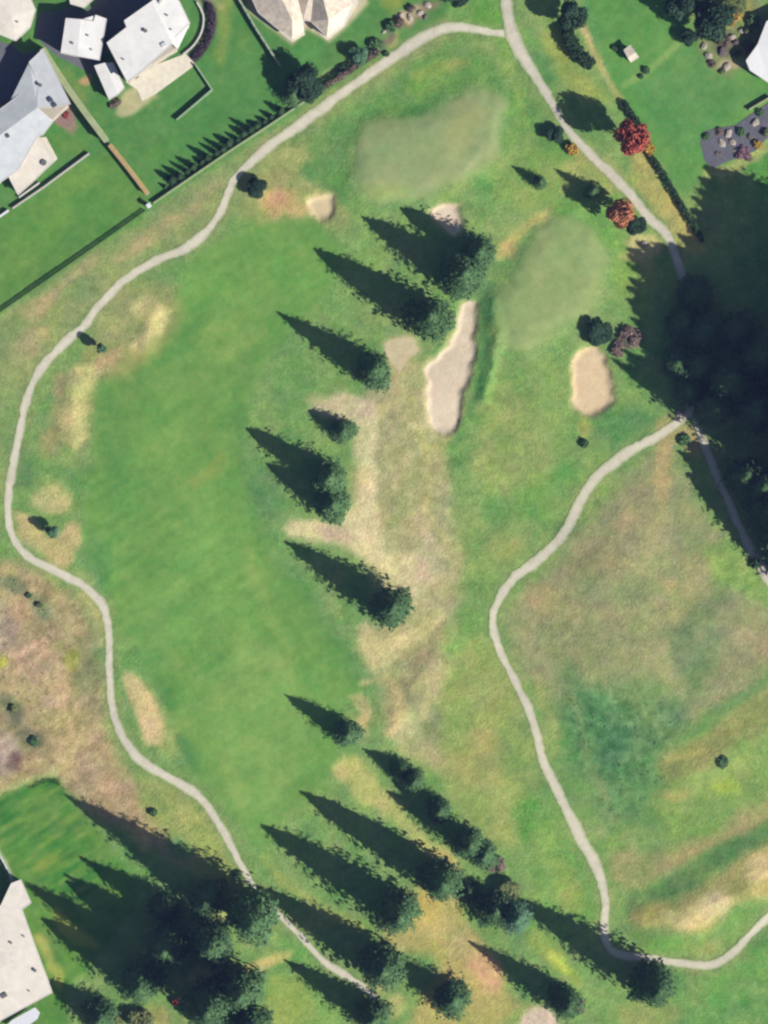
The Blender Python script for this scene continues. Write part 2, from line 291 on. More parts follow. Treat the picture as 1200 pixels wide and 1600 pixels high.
L((164,170,100), 5, 18, [(1108,275),(1140,268),(1200,230)], .8)
# ---- garden beds around the houses
P((214,196,172), 5, [(560,-60),(575,5),(545,40),(515,66),(480,45),(457,70),(390,20),(365,-60)], .9, False, False)
P((128,112,96), 6, [(615,30),(640,18),(668,2),(690,0),(672,22),(640,40),(616,50)], .9); B((200,184,150), 638, 26, 14, 8, 4, .9); B((176,168,140), 655, 14, 12, 8, 4, .8)
P((92,84,92), 5, [(520,118),(560,90),(600,62),(612,50),(618,60),(590,80),(540,110)], .7)
P((198,188,150), 5, [(176,172),(184,150),(205,130),(240,146),(222,158),(190,178)], .85, True); B((196,160,120), 135, 122, 12, 8, 4, .9)
P((160,130,118), 6, [(80,168),(110,165),(118,190),(108,205),(90,195)], .85); B((130,80,76), 100, 178, 8, 8, 4, .7)
L((80,70,80), 3.5, 15, [(318,-8),(330,15),(330,45),(318,72),(300,92)], 1, False); L((170,164,150), 3, 5, [(308,0),(318,22),(316,48),(304,70),(285,86)], .9, False)
L((190,176,136), 5, 12, [(322,-10),(345,10)], .5, False)
# ---- worn verges beside the cart paths, path-worn turf
for pts in (WEST, EAST, MID): L((150,158,98), 6, 34, [(p[0], p[1]) for p in pts], .28)
# ---- natural mottling everywhere
amp = 1 + .35 * NZ[2]
COL += ((fbm(18, 201, 3) * 9 + fbm(7, 205, 2) * 5) * amp)[..., None] * np.array([1.15, .85, .75])
COL += (STREAK * 6 * np.clip(NZ[0] + .5, 0, 1.2) + STREAK2 * 5 * np.clip(.6 - NZ[0], 0, 1.2))[..., None] * np.array([1.2, .9, .6])
COL += (fbm(40, 301, 2) * 6)[..., None] * np.array([1.6, .3, .5])
w, m = poly_mask([(885,1080),(1030,1090),(1050,1150),(1000,1260),(930,1260)], 12)
COL[w] += (m * fbm(9, 333, 2)[w] * 26)[..., None] * np.array([1, 1, .8])
w, m = poly_mask([(-60,920),(150,960),(170,1170),(230,1290),(60,1230),(-60,1230)], 12)
COL[w] += (m * (fbm(10, 343, 3)[w] * 22 + STREAK[w] * 12))[..., None] * np.array([1, .9, .8])
w, m = poly_mask([(560,640),(700,640),(720,900),(700,1180),(600,1130),(600,900)], 20)
COL[w] += (m * (fbm(12, 353, 3)[w] * 20))[..., None] * np.array([1, .9, .9])
rough = np.ones(GX.shape)
for q, f in ((FAIR, 14), (GREEN1, 8), (GREEN2, 8)):
    w, m = poly_mask(q, f); rough[w] = np.minimum(rough[w], 1 - .8 * m)
for q in ([(-200,-200),(800,-200),(700,20),(560,112),(430,196),(235,325),(0,490),(-200,620)], [(905,-60),(960,140),(1010,230),(1070,300),(1110,270),(1200,160),(1260,100),(1050,-60)]):
    w, m = poly_mask(q, 6, False, False); rough[w] = np.minimum(rough[w], 1 - .75 * m)
COL += (fbm(34, 611, 3) * 15 * rough)[..., None] * np.array([1.4, .75, .5])
COL += (fbm(22, 621, 2) * 9 * rough)[..., None] * np.array([.3, -.5, .7])
w, m = poly_mask(FAIR, 14)
COL[w] += (m * (np.sin((GX[w] * .866 + GY[w] * -.5) / 26 + 1.2 * NZ[2][w]) * 2.6 + STREAK[w] * 4))[..., None] * np.array([1.1, .8, .5])
COL += np.array([9, 8, 1]) + np.array([0, 0, 5]) * rough[..., None] - np.array([0, 0, 4]) * (1 - rough[..., None])
# ---- bunker sand last
BM = []
for nm, pts, c in BUNKERS:
    w, m = poly_mask(pts, 3.0)
    mixin((208, 190, 140), *stroke_mask([(p[0], p[1], 9) for p in pts + pts[:1]], 9, 5), .45)
    mixin(c, w, m, .97)
    COL[w] += (m * (fbm(14, 401, 2)[w] * 8))[..., None] * np.array([.8, 1, 1])
    BM.append((nm, w, m))

# ------------------------------------------------------------------ relief
H = fbm(170, 501, 2) * 0.45 + fbm(60, 511, 2) * 0.10
def raise_(m, dz):
    w, mm = m; H[w] += mm * dz
raise_(poly_mask(GREEN1, 26), .9); raise_(poly_mask(GREEN2, 26), .8)
raise_(stroke_mask([(1030,1440,40),(1090,1425,60),(1170,1385,60),(1290,1310,70)], 60, 46), 1.7)
raise_(stroke_mask([(1070,1210,20),(1130,1175,30),(1290,1080,40)], 30, 34), .8)
raise_(poly_mask([(900,880),(1050,800),(1150,950),(1050,1060),(930,1040)], 70), 1.4)
raise_(stroke_mask([(770,470,10),(775,540,14),(755,620,12)], 10, 14), .7)
raise_(stroke_mask([(700,1000,30),(640,1080,30),(620,1130,30)], 30, 26), .7)
raise_(stroke_mask([(120,600,20),(115,690,20)], 20, 16), .5); raise_(stroke_mask([(245,480,20),(225,550,16)], 20, 16), .6)
for nm, pts, c in BUNKERS:
    if nm != 'apron': raise_(poly_mask(pts, 7), -.75)
flat = [(-200,-200),(750,-200),(690,0),(430,190),(235,320),(0,490),(-200,620)]
w, m = poly_mask(flat, 10, False, False); H[w] *= 1 - m
w, m = poly_mask([(-200,1240),(90,1240),(150,1500),(120,1800),(-200,1800)], 45, False, False); H[w] *= 1 - m
w, m = poly_mask([(1080,-200),(1400,-200),(1400,300),(1100,280)], 10, False, False); H[w] *= 1 - m
edge = np.minimum(np.minimum(GX - X0, X1 - GX), np.minimum(GY - Y0, Y1 - GY))
H *= sstep(edge / 120)

# ------------------------------------------------------------------ ground mesh
CS = 3.0
gxs = np.arange(X0, X1 + .1, CS); gys = np.arange(Y0, Y1 + .1, CS)
def samp(F, px, py):
    u = np.clip((np.asarray(px, float) - X0) / ST, 0, NX - 1.001); v = np.clip((np.asarray(py, float) - Y0) / ST, 0, NY - 1.001)
    iu, iv = u.astype(int), v.astype(int); fu, fv = u - iu, v - iv
    if F.ndim == 3: fu, fv = fu[..., None], fv[..., None]
    return (F[iv, iu] * (1 - fu) + F[iv, iu + 1] * fu) * (1 - fv) + (F[iv + 1, iu] * (1 - fu) + F[iv + 1, iu + 1] * fu) * fv
MX, MY = np.meshgrid(gxs, gys)
HG = samp(H, MX, MY)
def hz(px, py):
    u = min(max((px - X0) / CS, 0), len(gxs) - 1.001); v = min(max((py - Y0) / CS, 0), len(gys) - 1.001)
    i, j = int(u), int(v); fu, fv = u - i, v - j
    return float((HG[j, i] * (1 - fu) + HG[j, i + 1] * fu) * (1 - fv) + (HG[j + 1, i] * (1 - fu) + HG[j + 1, i + 1] * fu) * fv)

def mesh_np(name, V, F, cols=None, smooth=True):
    me = bpy.data.meshes.new(name)
    V = np.asarray(V, np.float32); F = np.asarray(F, np.int32)
    me.vertices.add(len(V)); me.vertices.foreach_set('co', V.ravel())
    k = F.shape[1]
    me.loops.add(F.size); me.loops.foreach_set('vertex_index', F.ravel())
    me.polygons.add(len(F)); me.polygons.foreach_set('loop_start', np.arange(0, F.size, k, dtype=np.int32))
    if smooth: me.polygons.foreach_set('use_smooth', np.ones(len(F), bool))
    me.update(calc_edges=True); me.validate()
    if cols is not None:
        a = me.color_attributes.new('cover', 'FLOAT_COLOR', 'POINT')
        cc = np.ones((len(V), 4), np.float32); cc[:, :3] = cols
        a.data.foreach_set('color', cc.ravel())
    return me

def link(name, me, mat=None, parent=None):
    o = bpy.data.objects.new(name, me); C.objects.link(o)
    if mat is not None and not me.materials: me.materials.append(mat)
    if parent is not None: o.parent = parent
    return o
def structure(o): o['kind'] = 'structure'; return o
def tag(o, label, cat, group=None):
    o['label'] = label; o['category'] = cat
    if group: o['group'] = group
    return o
def empty(name, x, y, label=None, cat=None, group=None, rz=0, z=None):
    """an Empty at map position x, y standing on the terrain"""
    o = bpy.data.objects.new(name, None); C.objects.link(o)
    o.location = (wx(x), wy(y), hz(x, y) if z is None else z); o.rotation_euler = (0, 0, rz); o.empty_display_size = .5
    if label: tag(o, label, cat, group)
    return o

# ------------------------------------------------------------------ materials
def nmat(name):
    m = bpy.data.materials.new(name); m.use_nodes = True
    nt = m.node_tree; b = nt.nodes['Principled BSDF']
    b.inputs['Specular IOR Level'].default_value = .15; b.inputs['Roughness'].default_value = .9
    return m, nt, b
def noise_node(nt, scale, detail=4, coord='Object', dist=0.0):
    tc = nt.nodes.new('ShaderNodeTexCoord'); n = nt.nodes.new('ShaderNodeTexNoise')
    n.inputs['Scale'].default_value = scale; n.inputs['Detail'].default_value = detail; n.inputs['Distortion'].default_value = dist
    nt.links.new(tc.outputs[coord], n.inputs['Vector']); return n
def mapr(nt, src, a, b, c, d):
    n = nt.nodes.new('ShaderNodeMapRange'); nt.links.new(src, n.inputs[0])
    for i, v in enumerate((a, b, c, d)): n.inputs[i + 1].default_value = v
    return n.outputs[0]
def mul(nt, a, b):
    n = nt.nodes.new('ShaderNodeMath'); n.operation = 'MULTIPLY'; nt.links.new(a, n.inputs[0]); nt.links.new(b, n.inputs[1]); return n.outputs[0]
def scale_col(nt, col, fac):
    n = nt.nodes.new('ShaderNodeVectorMath'); n.operation = 'SCALE'; nt.links.new(col, n.inputs[0]); nt.links.new(fac, n.inputs['Scale']); return n.outputs[0]

def cover_mat(name, grain=1.0, bump=.12, fine=2.5, hue=True):
    m, nt, b = nmat(name)
    at = nt.nodes.new('ShaderNodeAttribute'); at.attribute_name = 'cover'
    n1 = noise_node(nt, .55, 6, dist=.6); n2 = noise_node(nt, fine, 5)
    f = mul(nt, mapr(nt, n1.outputs[0], .3, .7, 1 - .13 * grain, 1 + .13 * grain), mapr(nt, n2.outputs[0], .3, .7, 1 - .16 * grain, 1 + .16 * grain))
    c = scale_col(nt, at.outputs['Color'], f)
    if hue:
        n3 = noise_node(nt, .9, 5, dist=.4)
        hs = nt.nodes.new('ShaderNodeHueSaturation')
        nt.links.new(mapr(nt, n3.outputs[0], .3, .7, .485, .515), hs.inputs['Hue'])
        nt.links.new(c, hs.inputs['Color']); c = hs.outputs[0]
    nt.links.new(c, b.inputs['Base Color']); b.inputs['Roughness'].default_value = .97; b.inputs['Specular IOR Level'].default_value = .05
    bp = nt.nodes.new('ShaderNodeBump'); bp.inputs['Strength'].default_value = .6; bp.inputs['Distance'].default_value = bump
    n4 = noise_node(nt, 1.6, 5); nt.links.new(n4.outputs[0], bp.inputs['Height']); nt.links.new(bp.outputs[0], b.inputs['Normal'])
    return m
M_GROUND = cover_mat('grass_ground', 1.15, .28)
M_FAIR = cover_mat('mown_fairway', .55, .08)
M_GREEN = cover_mat('close_mown_green', .35, .03)
M_LAWN = cover_mat('lawn', .6, .10)
M_EARTH = cover_mat('bare_earth', 1.3, .3)
M_SAND = cover_mat('sand', .5, .12, 3.5, False)
M_PATH = cover_mat('gravel_path', .7, .05, 4.0, False)

def solid(name, rgb, var=.12, scale=1.2, rough=.85, bump=0.0, spec=.2, k=K, metal=0):
    m, nt, b = nmat(name)
    c = alb(rgb, k)
    rgbn = nt.nodes.new('ShaderNodeRGB'); rgbn.outputs[0].default_value = (*c, 1)
    n = noise_node(nt, scale, 6, dist=.5); n2 = noise_node(nt, scale * 7, 3)
    f = mul(nt, mapr(nt, n.outputs[0], .3, .7, 1 - var, 1 + var), mapr(nt, n2.outputs[0], .3, .7, 1 - var * .6, 1 + var * .6))
    nt.links.new(scale_col(nt, rgbn.outputs[0], f), b.inputs['Base Color'])
    b.inputs['Roughness'].default_value = rough; b.inputs['Specular IOR Level'].default_value = spec; b.inputs['Metallic'].default_value = metal
    if bump:
        bp = nt.nodes.new('ShaderNodeBump'); bp.inputs['Distance'].default_value = bump; nt.links.new(n2.outputs[0], bp.inputs['Height']); nt.links.new(bp.outputs[0], b.inputs['Normal'])
    return m
def leafmat(name, c1, c2, scale=.5):
    """foliage: two albedos mixed clump by clump and leaf by leaf"""
    m, nt, b = nmat(name)
    mix = nt.nodes.new('ShaderNodeMix'); mix.data_type = 'RGBA'
    mix.inputs['A'].default_value = (*c1, 1); mix.inputs['B'].default_value = (*c2, 1)
    n = noise_node(nt, scale, 3); n2 = noise_node(nt, scale * 5, 2)
    ad = nt.nodes.new('ShaderNodeMath'); ad.operation = 'ADD'; nt.links.new(n.outputs[0], ad.inputs[0]); nt.links.new(n2.outputs[0], ad.inputs[1])
    oi = nt.nodes.new('ShaderNodeObjectInfo')
    ad2 = nt.nodes.new('ShaderNodeMath'); ad2.operation = 'ADD'; nt.links.new(ad.outputs[0], ad2.inputs[0]); nt.links.new(mapr(nt, oi.outputs['Random'], 0, 1, -.12, .12), ad2.inputs[1])
    nt.links.new(mapr(nt, ad2.outputs[0], .75, 1.25, 0, 1), mix.inputs['Factor'])
    nt.links.new(mix.outputs['Result'], b.inputs['Base Color'])
    b.inputs['Roughness'].default_value = .8; b.inputs['Specular IOR Level'].default_value = .12
    return m
LM_FIR = leafmat('fir_needles', (.026,.060,.024), (.062,.122,.048))
LM_DARK = leafmat('dark_needles', (.008,.022,.012), (.026,.055,.030))
LM_PINE = leafmat('blue_green_needles', (.035,.085,.046), (.085,.165,.095))
LM_SHRUB = leafmat('shrub_leaves', (.03,.075,.03), (.08,.15,.055), 1.2)
LM_HEDGE = leafmat('hedge_leaves', (.010,.026,.012), (.03,.062,.024), 1.0)
LM_RED = leafmat('red_leaves', (.15,.028,.024), (.29,.065,.045), .6)
LM_RUST = leafmat('rust_leaves', (.20,.07,.035), (.38,.16,.08), .6)
LM_GOLD = leafmat('golden_leaves', (.20,.12,.02), (.38,.24,.05), 1.0)
LM_OLIVE = leafmat('olive_leaves', (.06,.085,.03), (.16,.18,.07), .9)
LM_TWIG = leafmat('bare_twigs', (.07,.05,.04), (.16,.12,.10), 1.0)
LM_PINK = leafmat('mauve_flowers', (.12,.07,.09), (.24,.14,.17), 1.5)
M_BARK = solid('bark', (120,100,84), .25, 3, .95)
M_CORE = solid('shadow_core', (60,62,50), .2, 2, .95)
M_WROOF = solid('white_roof_membrane', (244,242,238), .07, .35, .6, .01)
M_CROOF = solid('cream_roof', (236,228,214), .08, .5, .7, .01)
M_GROOF = solid('grey_metal_roof', (210,214,216), .08, .5, .6, .01)
M_TROOF = solid('tan_tile_roof', (232,216,196), .2, .9, .8, .03)
M_STUCCO = solid('stucco', (200,190,172), .06, 1)
M_FASCIA = solid('painted_trim', (225,222,215), .05, 1)
M_PATIO = solid('pale_paving', (234,226,206), .10, .8)
M_SLATE = solid('dark_paving', (104,104,114), .16, .9)
M_CONC = solid('concrete', (198,194,184), .08, 1)
M_WALLTOP = solid('mossy_coping', (170,180,134), .14, .8)
M_WALL = solid('grey_block_wall', (150,146,134), .12, 1.5)
M_WOOD = solid('weathered_wood', (168,164,140), .16, 2)
M_DWOOD = solid('dark_wood', (110,104,84), .16, 2)
M_GLASS = solid('window_glass', (60,72,84), .05, 1, .12, 0, .6)
M_VENT = solid('vent_metal', (110,112,112), .1, 3, .5, 0, .5)
M_ROCK = solid('rock', (176,166,152), .22, 2.5, .9, .05)
M_DROCK = solid('dark_rock', (104,96,96), .22, 2.5, .9, .05)
M_SOLAR = solid('dark_panel', (84,90,104), .1, 3, .3, 0, .5)
M_WHITE = solid('white_paint', (236,238,244), .03, 1, .5)

# ground sheet, reaching far beyond the site
far = np.array([12000., 7000, 4200, 2600, 1500, 800, 350, 120])
ex = np.concatenate([X0 - far, gxs, X1 + far[::-1]]); ey = np.concatenate([Y0 - far, gys, Y1 + far[::-1]])
EX, EY = np.meshgrid(ex, ey); n_f = len(far)
ZG = np.zeros(EX.shape); ZG[n_f:-n_f, n_f:-n_f] = HG
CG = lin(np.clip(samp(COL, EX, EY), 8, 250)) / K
wf = sstep(np.clip(np.maximum(np.maximum(X0 - EX, EX - X1), np.maximum(Y0 - EY, EY - Y1)) / 300, 0, 1))[..., None]
CG = CG * (1 - wf) + np.array(alb((112,144,84))) * wf
V = np.stack([(EX - 600) * S, (800 - EY) * S, ZG], -1).reshape(-1, 3)
nr, nc = EX.shape
idx = np.arange(nr * nc).reshape(nr, nc)
F = np.stack([idx[1:, :-1], idx[1:, 1:], idx[:-1, 1:], idx[:-1, :-1]], -1).reshape(-1, 4)
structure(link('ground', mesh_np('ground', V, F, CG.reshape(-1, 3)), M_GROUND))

CGI = lin(np.clip(samp(COL, MX, MY), 8, 250)) / K
def sheet(name, mask_full, mat, dz):
    """a sheet laid on the terrain wherever the site-map mask holds"""
    q = mask_full
    fm = (q[:-1, :-1] + q[1:, :-1] + q[:-1, 1:] + q[1:, 1:]) > 2.0
    vi = np.arange(q.size).reshape(q.shape)
    F = np.stack([vi[1:, :-1], vi[1:, 1:], vi[:-1, 1:], vi[:-1, :-1]], -1)[fm]
    used, inv = np.unique(F, return_inverse=True)
    Vv = np.stack([(MX - 600) * S, (800 - MY) * S, HG + dz], -1).reshape(-1, 3)[used]
    return structure(link(name, mesh_np(name, Vv, inv.reshape(-1, 4), CGI.reshape(-1, 3)[used]), mat))
def full(wm):
    w, m = wm; A = np.zeros((NY, NX)); A[w] = m; return samp(A, MX, MY)
sheet('fairway', full(poly_mask(FAIR, 3)), M_FAIR, .015)
sheet('putting_green', full(poly_mask(GREEN1, 3)), M_GREEN, .02)
sheet('putting_green', full(poly_mask(GREEN2, 3)), M_GREEN, .02)
for nm, pts, c in BUNKERS: sheet('sand_bunker', full(poly_mask(pts, 3)), M_SAND, .025)
sheet('bare_earth', full(poly_mask([(-200,900),(20,880),(90,915),(130,940),(150,1000),(155,1080),(170,1150),(215,1215),(290,1260),(330,1330),(300,1350),(230,1310),(150,1270),(90,1225),(20,1240),(-200,1260)], 3)), M_EARTH, .012)
sheet('lawn', full(poly_mask([(-200,-200),(800,-200),(700,20),(560,112),(430,196),(235,325),(0,490),(-200,620)], 3, False, False)), M_LAWN, .012)
sheet('lawn', full(poly_mask([(905,-60),(960,140),(1010,230),(1070,300),(1110,270),(1110,240),(1095,210),(1160,185),(1200,160),(1300,100),(1160,110),(1090,40),(1050,-60)], 3, False, False)), M_LAWN, .012)
sheet('lawn', full(poly_mask([(-200,1250),(0,1246),(80,1215),(110,1240),(180,1330),(220,1400),(160,1480),(100,1560),(90,1700),(-200,1700)], 3)), M_LAWN, .012)

# cart paths
def ribbon(name, pts, rgb, dz, seed):
    C_ = catmull(pts, 3.0); V = []; F = []; cc = []
    r = np.random.RandomState(seed); wob = [0, 0]
    NA = 7
    for i, p in enumerate(C_):
        a = C_[max(i - 1, 0)]; b = C_[min(i + 1, len(C_) - 1)]
        t = (b - a)[:2]; t = t / (np.linalg.norm(t) + 1e-9); n = np.array([-t[1], t[0]])
        wob = [.86 * wob[k] + .58 * r.randn() for k in (0, 1)]
        tone = 11 * mnoise.noise(Vector((i * .03, seed, 0))) + 5 * mnoise.noise(Vector((i * .17, seed, 3)))
        for k in range(NA):
            u = k / (NA - 1) * 2 - 1
            off = u * (p[2] * .43) + (wob[0] if u < 0 else wob[1]) * abs(u)
            x, y = p[0] + n[0] * off, p[1] + n[1] * off
            V.append((wx(x), wy(y), hz(x, y) + dz))
            e = abs(u)
            q = np.array(rgb, float) + tone * np.array([1, .9, .7]) - np.array([34, 26, 34]) * max(0, e - .55) / .45 + 5 * (0.4 - abs(e - .4)) 
            g = samp(COL, x, y); wgt = .7 if k in (0, NA - 1) else (.12 if k in (1, NA - 2) else 0)
            cc.append(lin(q * (1 - wgt) + g * wgt) / K)
    for i in range(len(C_) - 1):
        for k in range(NA - 1): F.append((i * NA + k, i * NA + k + 1, (i + 1) * NA + k + 1, (i + 1) * NA + k))
    me = mesh_np(name, V, F, np.array(cc))
    bm = bmesh.new(); bm.from_mesh(me); bmesh.ops.recalc_face_normals(bm, faces=bm.faces)
    if sum(f.normal.z for f in bm.faces) < 0: bmesh.ops.reverse_faces(bm, faces=bm.faces)
    bm.to_mesh(me); bm.free()
    return structure(link(name, me, M_PATH))
ribbon('cart_path', WEST, (218,211,190), .050, 1)
ribbon('cart_path', EAST, (212,205,186), .060, 2)
ribbon('cart_path', MID, (218,211,188), .070, 3)

# ------------------------------------------------------------------ small mesh helpers
def bm_obj(name, bm, mat, parent=None, smooth=False):
    bmesh.ops.recalc_face_normals(bm, faces=bm.faces)
    me = bpy.data.meshes.new(name); bm.to_mesh(me); bm.free()
    if smooth:
        for p in me.polygons: p.use_smooth = True
    return link(name, me, mat, parent)
def box(bm, cx, cy, z0, z1, lx, ly, rz=0, bev=0):
    m = Matrix.Translation((cx, cy, (z0 + z1) / 2)) @ Matrix.Rotation(rz, 4, 'Z') @ Matrix.Diagonal((lx, ly, z1 - z0, 1))
    g = bmesh.ops.create_cube(bm, size=1, matrix=m)
    if bev:
        es = {e for v in g['verts'] for e in v.link_edges}
        bmesh.ops.bevel(bm, geom=list(es), offset=bev, segments=1, affect='EDGES', profile=.5)
def prism(bm, pts, z0, z1):
    """pts: world x,y[,z of the top]"""
    lo = [bm.verts.new((p[0], p[1], z0)) for p in pts]
    hi = [bm.verts.new((p[0], p[1], p[2] if len(p) > 2 else z1)) for p in pts]
    n = len(pts)
    bm.faces.new(hi); bm.faces.new(lo[::-1])
    for i in range(n): bm.faces.new((lo[i], lo[(i + 1) % n], hi[(i + 1) % n], hi[i]))
def tube(bm, p0, p1, r0, r1, seg=8):
    p0, p1 = Vector(p0), Vector(p1); d = p1 - p0
    q = d.to_track_quat('Z', 'Y'); rings = []
    for p, r in ((p0, r0), (p1, r1)):
        rings.append([bm.verts.new(p + q @ Vector((r * math.cos(k * math.tau / seg), r * math.sin(k * math.tau / seg), 0))) for k in range(seg)])
    for k in range(seg): bm.faces.new((rings[0][k], rings[0][(k + 1) % seg], rings[1][(k + 1) % seg], rings[1][k]))
    bm.faces.new(rings[0][::-1]); bm.faces.new(rings[1])

# ------------------------------------------------------------------ vegetation
def prof(t, power):
    """crown radius along the height of a conifer: widest a third of the way up, thin leader on top"""
    return (.86 + .14 * min(1, t / .28)) * (min(1, (1 - t) / .70) ** power) * (1 if t < .9 else .35 + .65 * (1 - t) / .1)
def leaf_quads(cent, size, tilt, r, aspect=.6, normals=None):
    """one small pointed quad per centre"""
    n = len(cent)
    cent = np.asarray(cent); size = np.asarray(size).reshape(-1, 1)
    a = r.rand(n) * math.tau; nx = np.stack([np.cos(a), np.sin(a), r.randn(n) * tilt], -1)
    nx /= np.linalg.norm(nx, axis=1, keepdims=True)
    up = np.stack([r.randn(n) * tilt, r.randn(n) * tilt, np.ones(n)], -1)
    if normals is not None:
        up = np.asarray(normals) + r.randn(n, 3) * tilt; up /= np.linalg.norm(up, axis=1, keepdims=True)
        nx = nx - up * (nx * up).sum(1, keepdims=True); nx /= np.linalg.norm(nx, axis=1, keepdims=True) + 1e-9
    ny = np.cross(up, nx); ny /= np.linalg.norm(ny, axis=1, keepdims=True) + 1e-9
    V = np.stack([cent - nx * size, cent - ny * size * aspect, cent + nx * size, cent + ny * size * aspect], 1).reshape(-1, 3)
    return V, np.arange(4 * n).reshape(n, 4)

def trunk_mesh(h, r0, r1, limbs=(), seed=0):
    bm = bmesh.new(); rr = random.Random(seed)
    z = -.25; p = Vector((0, 0, z)); k = 5
    for i in range(k):
        t1 = (i + 1) / k; q = Vector((rr.uniform(-.04, .04) * h * .15, rr.uniform(-.04, .04) * h * .15, -.25 + (h + .25) * t1))
        tube(bm, p, q, r0 + (r1 - r0) * i / k, r0 + (r1 - r0) * t1, 9); p = q
    for a, z0, l, up in limbs:
        tube(bm, (0, 0, z0), (l * math.cos(a), l * math.sin(a), z0 + up), r0 * .45, r0 * .14, 6)
    return bm

def conifer_crown(seed, Hh=20., Rr=5., leaf=.56, dense=1.0, power=.52, base=.07, gap=.12):
    r = np.random.RandomState(seed); cs = []; sz = []; nn = []
    asym = [r.rand() * math.tau for _ in range(3)]
    nw = int(40 * dense); z0 = Hh * base
    for i in range(nw):
        t = (i + .5 * r.rand()) / nw; z = z0 + (Hh - z0) * t
        rad = Rr * max(.035, prof(t, power))
        nb = max(4, int(12 * (1 - t) ** .6 * dense + 2)); ph = r.rand() * math.tau
        for b in range(nb):
            if r.rand() < gap: continue
            a = ph + b * math.tau / nb + r.randn() * .12
            rl = rad * (.78 + .30 * r.rand() + .10 * math.sin(2 * a + asym[0]) + .09 * math.sin(3 * a + asym[1] + t * 5) + .10 * math.sin(t * 31 + a * 1.0 + asym[2]))
            m = max(5, int(rl * 3.0))
            for k in range(m):
                s = (k + .5 + r.rand() * .5) / m
                if s < .25 and t < .85: continue
                d = rl * min(s, 1.05); side = np.clip(r.randn(), -1.8, 1.8) * .12 * d * (1.15 - s * .7)
                zz = z - .26 * d * (.6 + s * .5) + r.randn() * .16 + (.10 * d if s > .85 else 0)
                cs.append((d * math.cos(a) - side * math.sin(a), d * math.sin(a) + side * math.cos(a), max(zz, .25)))
                sz.append(leaf * (1.08 - .22 * s) * (.75 + .5 * r.rand()) * (1 - .30 * t)); nn.append((math.cos(a) * .95, math.sin(a) * .95, .55 if s > .5 else .8))
    for k in range(14): cs.append((r.randn() * .06, r.randn() * .06, Hh * (1 - .004 * k * 2))); sz.append(.22); nn.append((0, 0, 1))
    return leaf_quads(cs, sz, .34, r, .62, nn)

def core_vf(Hh, Rr, seed, f=.5, power=.5, zb=.07, seg=16, lev=12):  # solid inner cone, added so the crown throws a dense shadow
    r = np.random.RandomState(seed); V = []; F = []
    for i in range(lev):
        t = i / (lev - 1); rad = Rr * f * prof(t * .96 + .02, power) * (1 if i % 2 else .86) + .02
        for k in range(seg):
            a = k * math.tau / seg; q = rad * (.84 + .3 * r.rand())
            V.append((q * math.cos(a), q * math.sin(a), Hh * (zb + (.96 - zb) * t)))
    for i in range(lev - 1):
        for k in range(seg): F.append((i * seg + k, i * seg + (k + 1) % seg, (i + 1) * seg + (k + 1) % seg, (i + 1) * seg + k))
    return np.array(V), np.array(F)

def crown_object(name, V, F, mat, parent, core=None):
    if core is not None:
        V2, F2 = core; F = np.concatenate([F, F2 + len(V)]); V = np.concatenate([V, V2])
    me = mesh_np(name, V, F, None, False)
    return link(name, me, mat, parent)

def round_crown(seed, Hh=9., Rr=4., n=3000, leaf=.34, lobes=9, base=.25, spread=.62):
    r = np.random.RandomState(seed); zc = Hh * (base + (1 - base) / 2); rz = Hh * (1 - base) / 2
    L_ = [(0, 0, zc, .72)]
    for k in range(lobes):
        a = k * 2.4 + r.rand(); e = r.uniform(-.75, .95); q = math.sqrt(max(0, 1 - e * e))
        L_.append((Rr * spread * q * math.cos(a), Rr * spread * q * math.sin(a), zc + rz * .62 * e, .36 + .14 * r.rand()))
    cs = []; sz = []; nn = []
    for i in range(n):
        lx, ly, lz, s = L_[r.randint(len(L_))]
        d = r.randn(3); d /= np.linalg.norm(d); rad = (.72 + .33 * r.rand()) if r.rand() < .8 else r.rand()
        cs.append((lx + d[0] * Rr * s * rad, ly + d[1] * Rr * s * rad, max(.15, lz + d[2] * rz * s * rad))); sz.append(leaf * (.6 + .8 * r.rand())); nn.append((d[0], d[1], d[2] + .25))
    return leaf_quads(cs, sz, .5, r, .7, nn)

def dup(root, x, y, rz, scale, label=None, group=None, cat=None, mat=None):
    c = root.copy(); C.objects.link(c)
    c.location = (wx(x), wy(y), hz(x, y)); c.rotation_euler = (0, 0, rz); c.scale = scale
    if label: c['label'] = label
    if group: c['group'] = group
    if cat: c['category'] = cat
    for ch in root.children:
        d = ch.copy(); C.objects.link(d); d.parent = c
        for g in ch.children:
            e = g.copy(); C.objects.link(e); e.parent = d
    return c

PROTO = {}
def make_conifer(key, name, seed, **kw):
    mat = kw.pop('mat', LM_FIR)
    root = empty(name, 600, 800)
    bm_obj('trunk', trunk_mesh(18.6, .34, .05, seed=seed), M_BARK, root, True)
    V_, F_ = conifer_crown(seed, **kw)
    crown_object('crown', V_, F_, mat, root, core_vf(20, kw.get('Rr', 5.), seed, .60, kw.get('power', .5)))
    PROTO[key] = [root, False, 20., kw.get('Rr', 5.)]
def make_round(key, name, seed, mat, Hh=9., Rr=4., **kw):
    root = empty(name, 600, 800)
    r = random.Random(seed)
    limbs = [(k * 1.26 + r.random() * .6, Hh * (.22 + .06 * k), Rr * .55, Hh * .22) for k in range(5)]
    bm_obj('trunk', trunk_mesh(Hh * .62, .045 * Rr + .04, .02 * Rr, limbs, seed), M_BARK, root, True)
    V_, F_ = round_crown(seed, Hh, Rr, **kw)
    crown_object('crown', V_, F_, mat, root)
    PROTO[key] = [root, False, Hh, Rr]
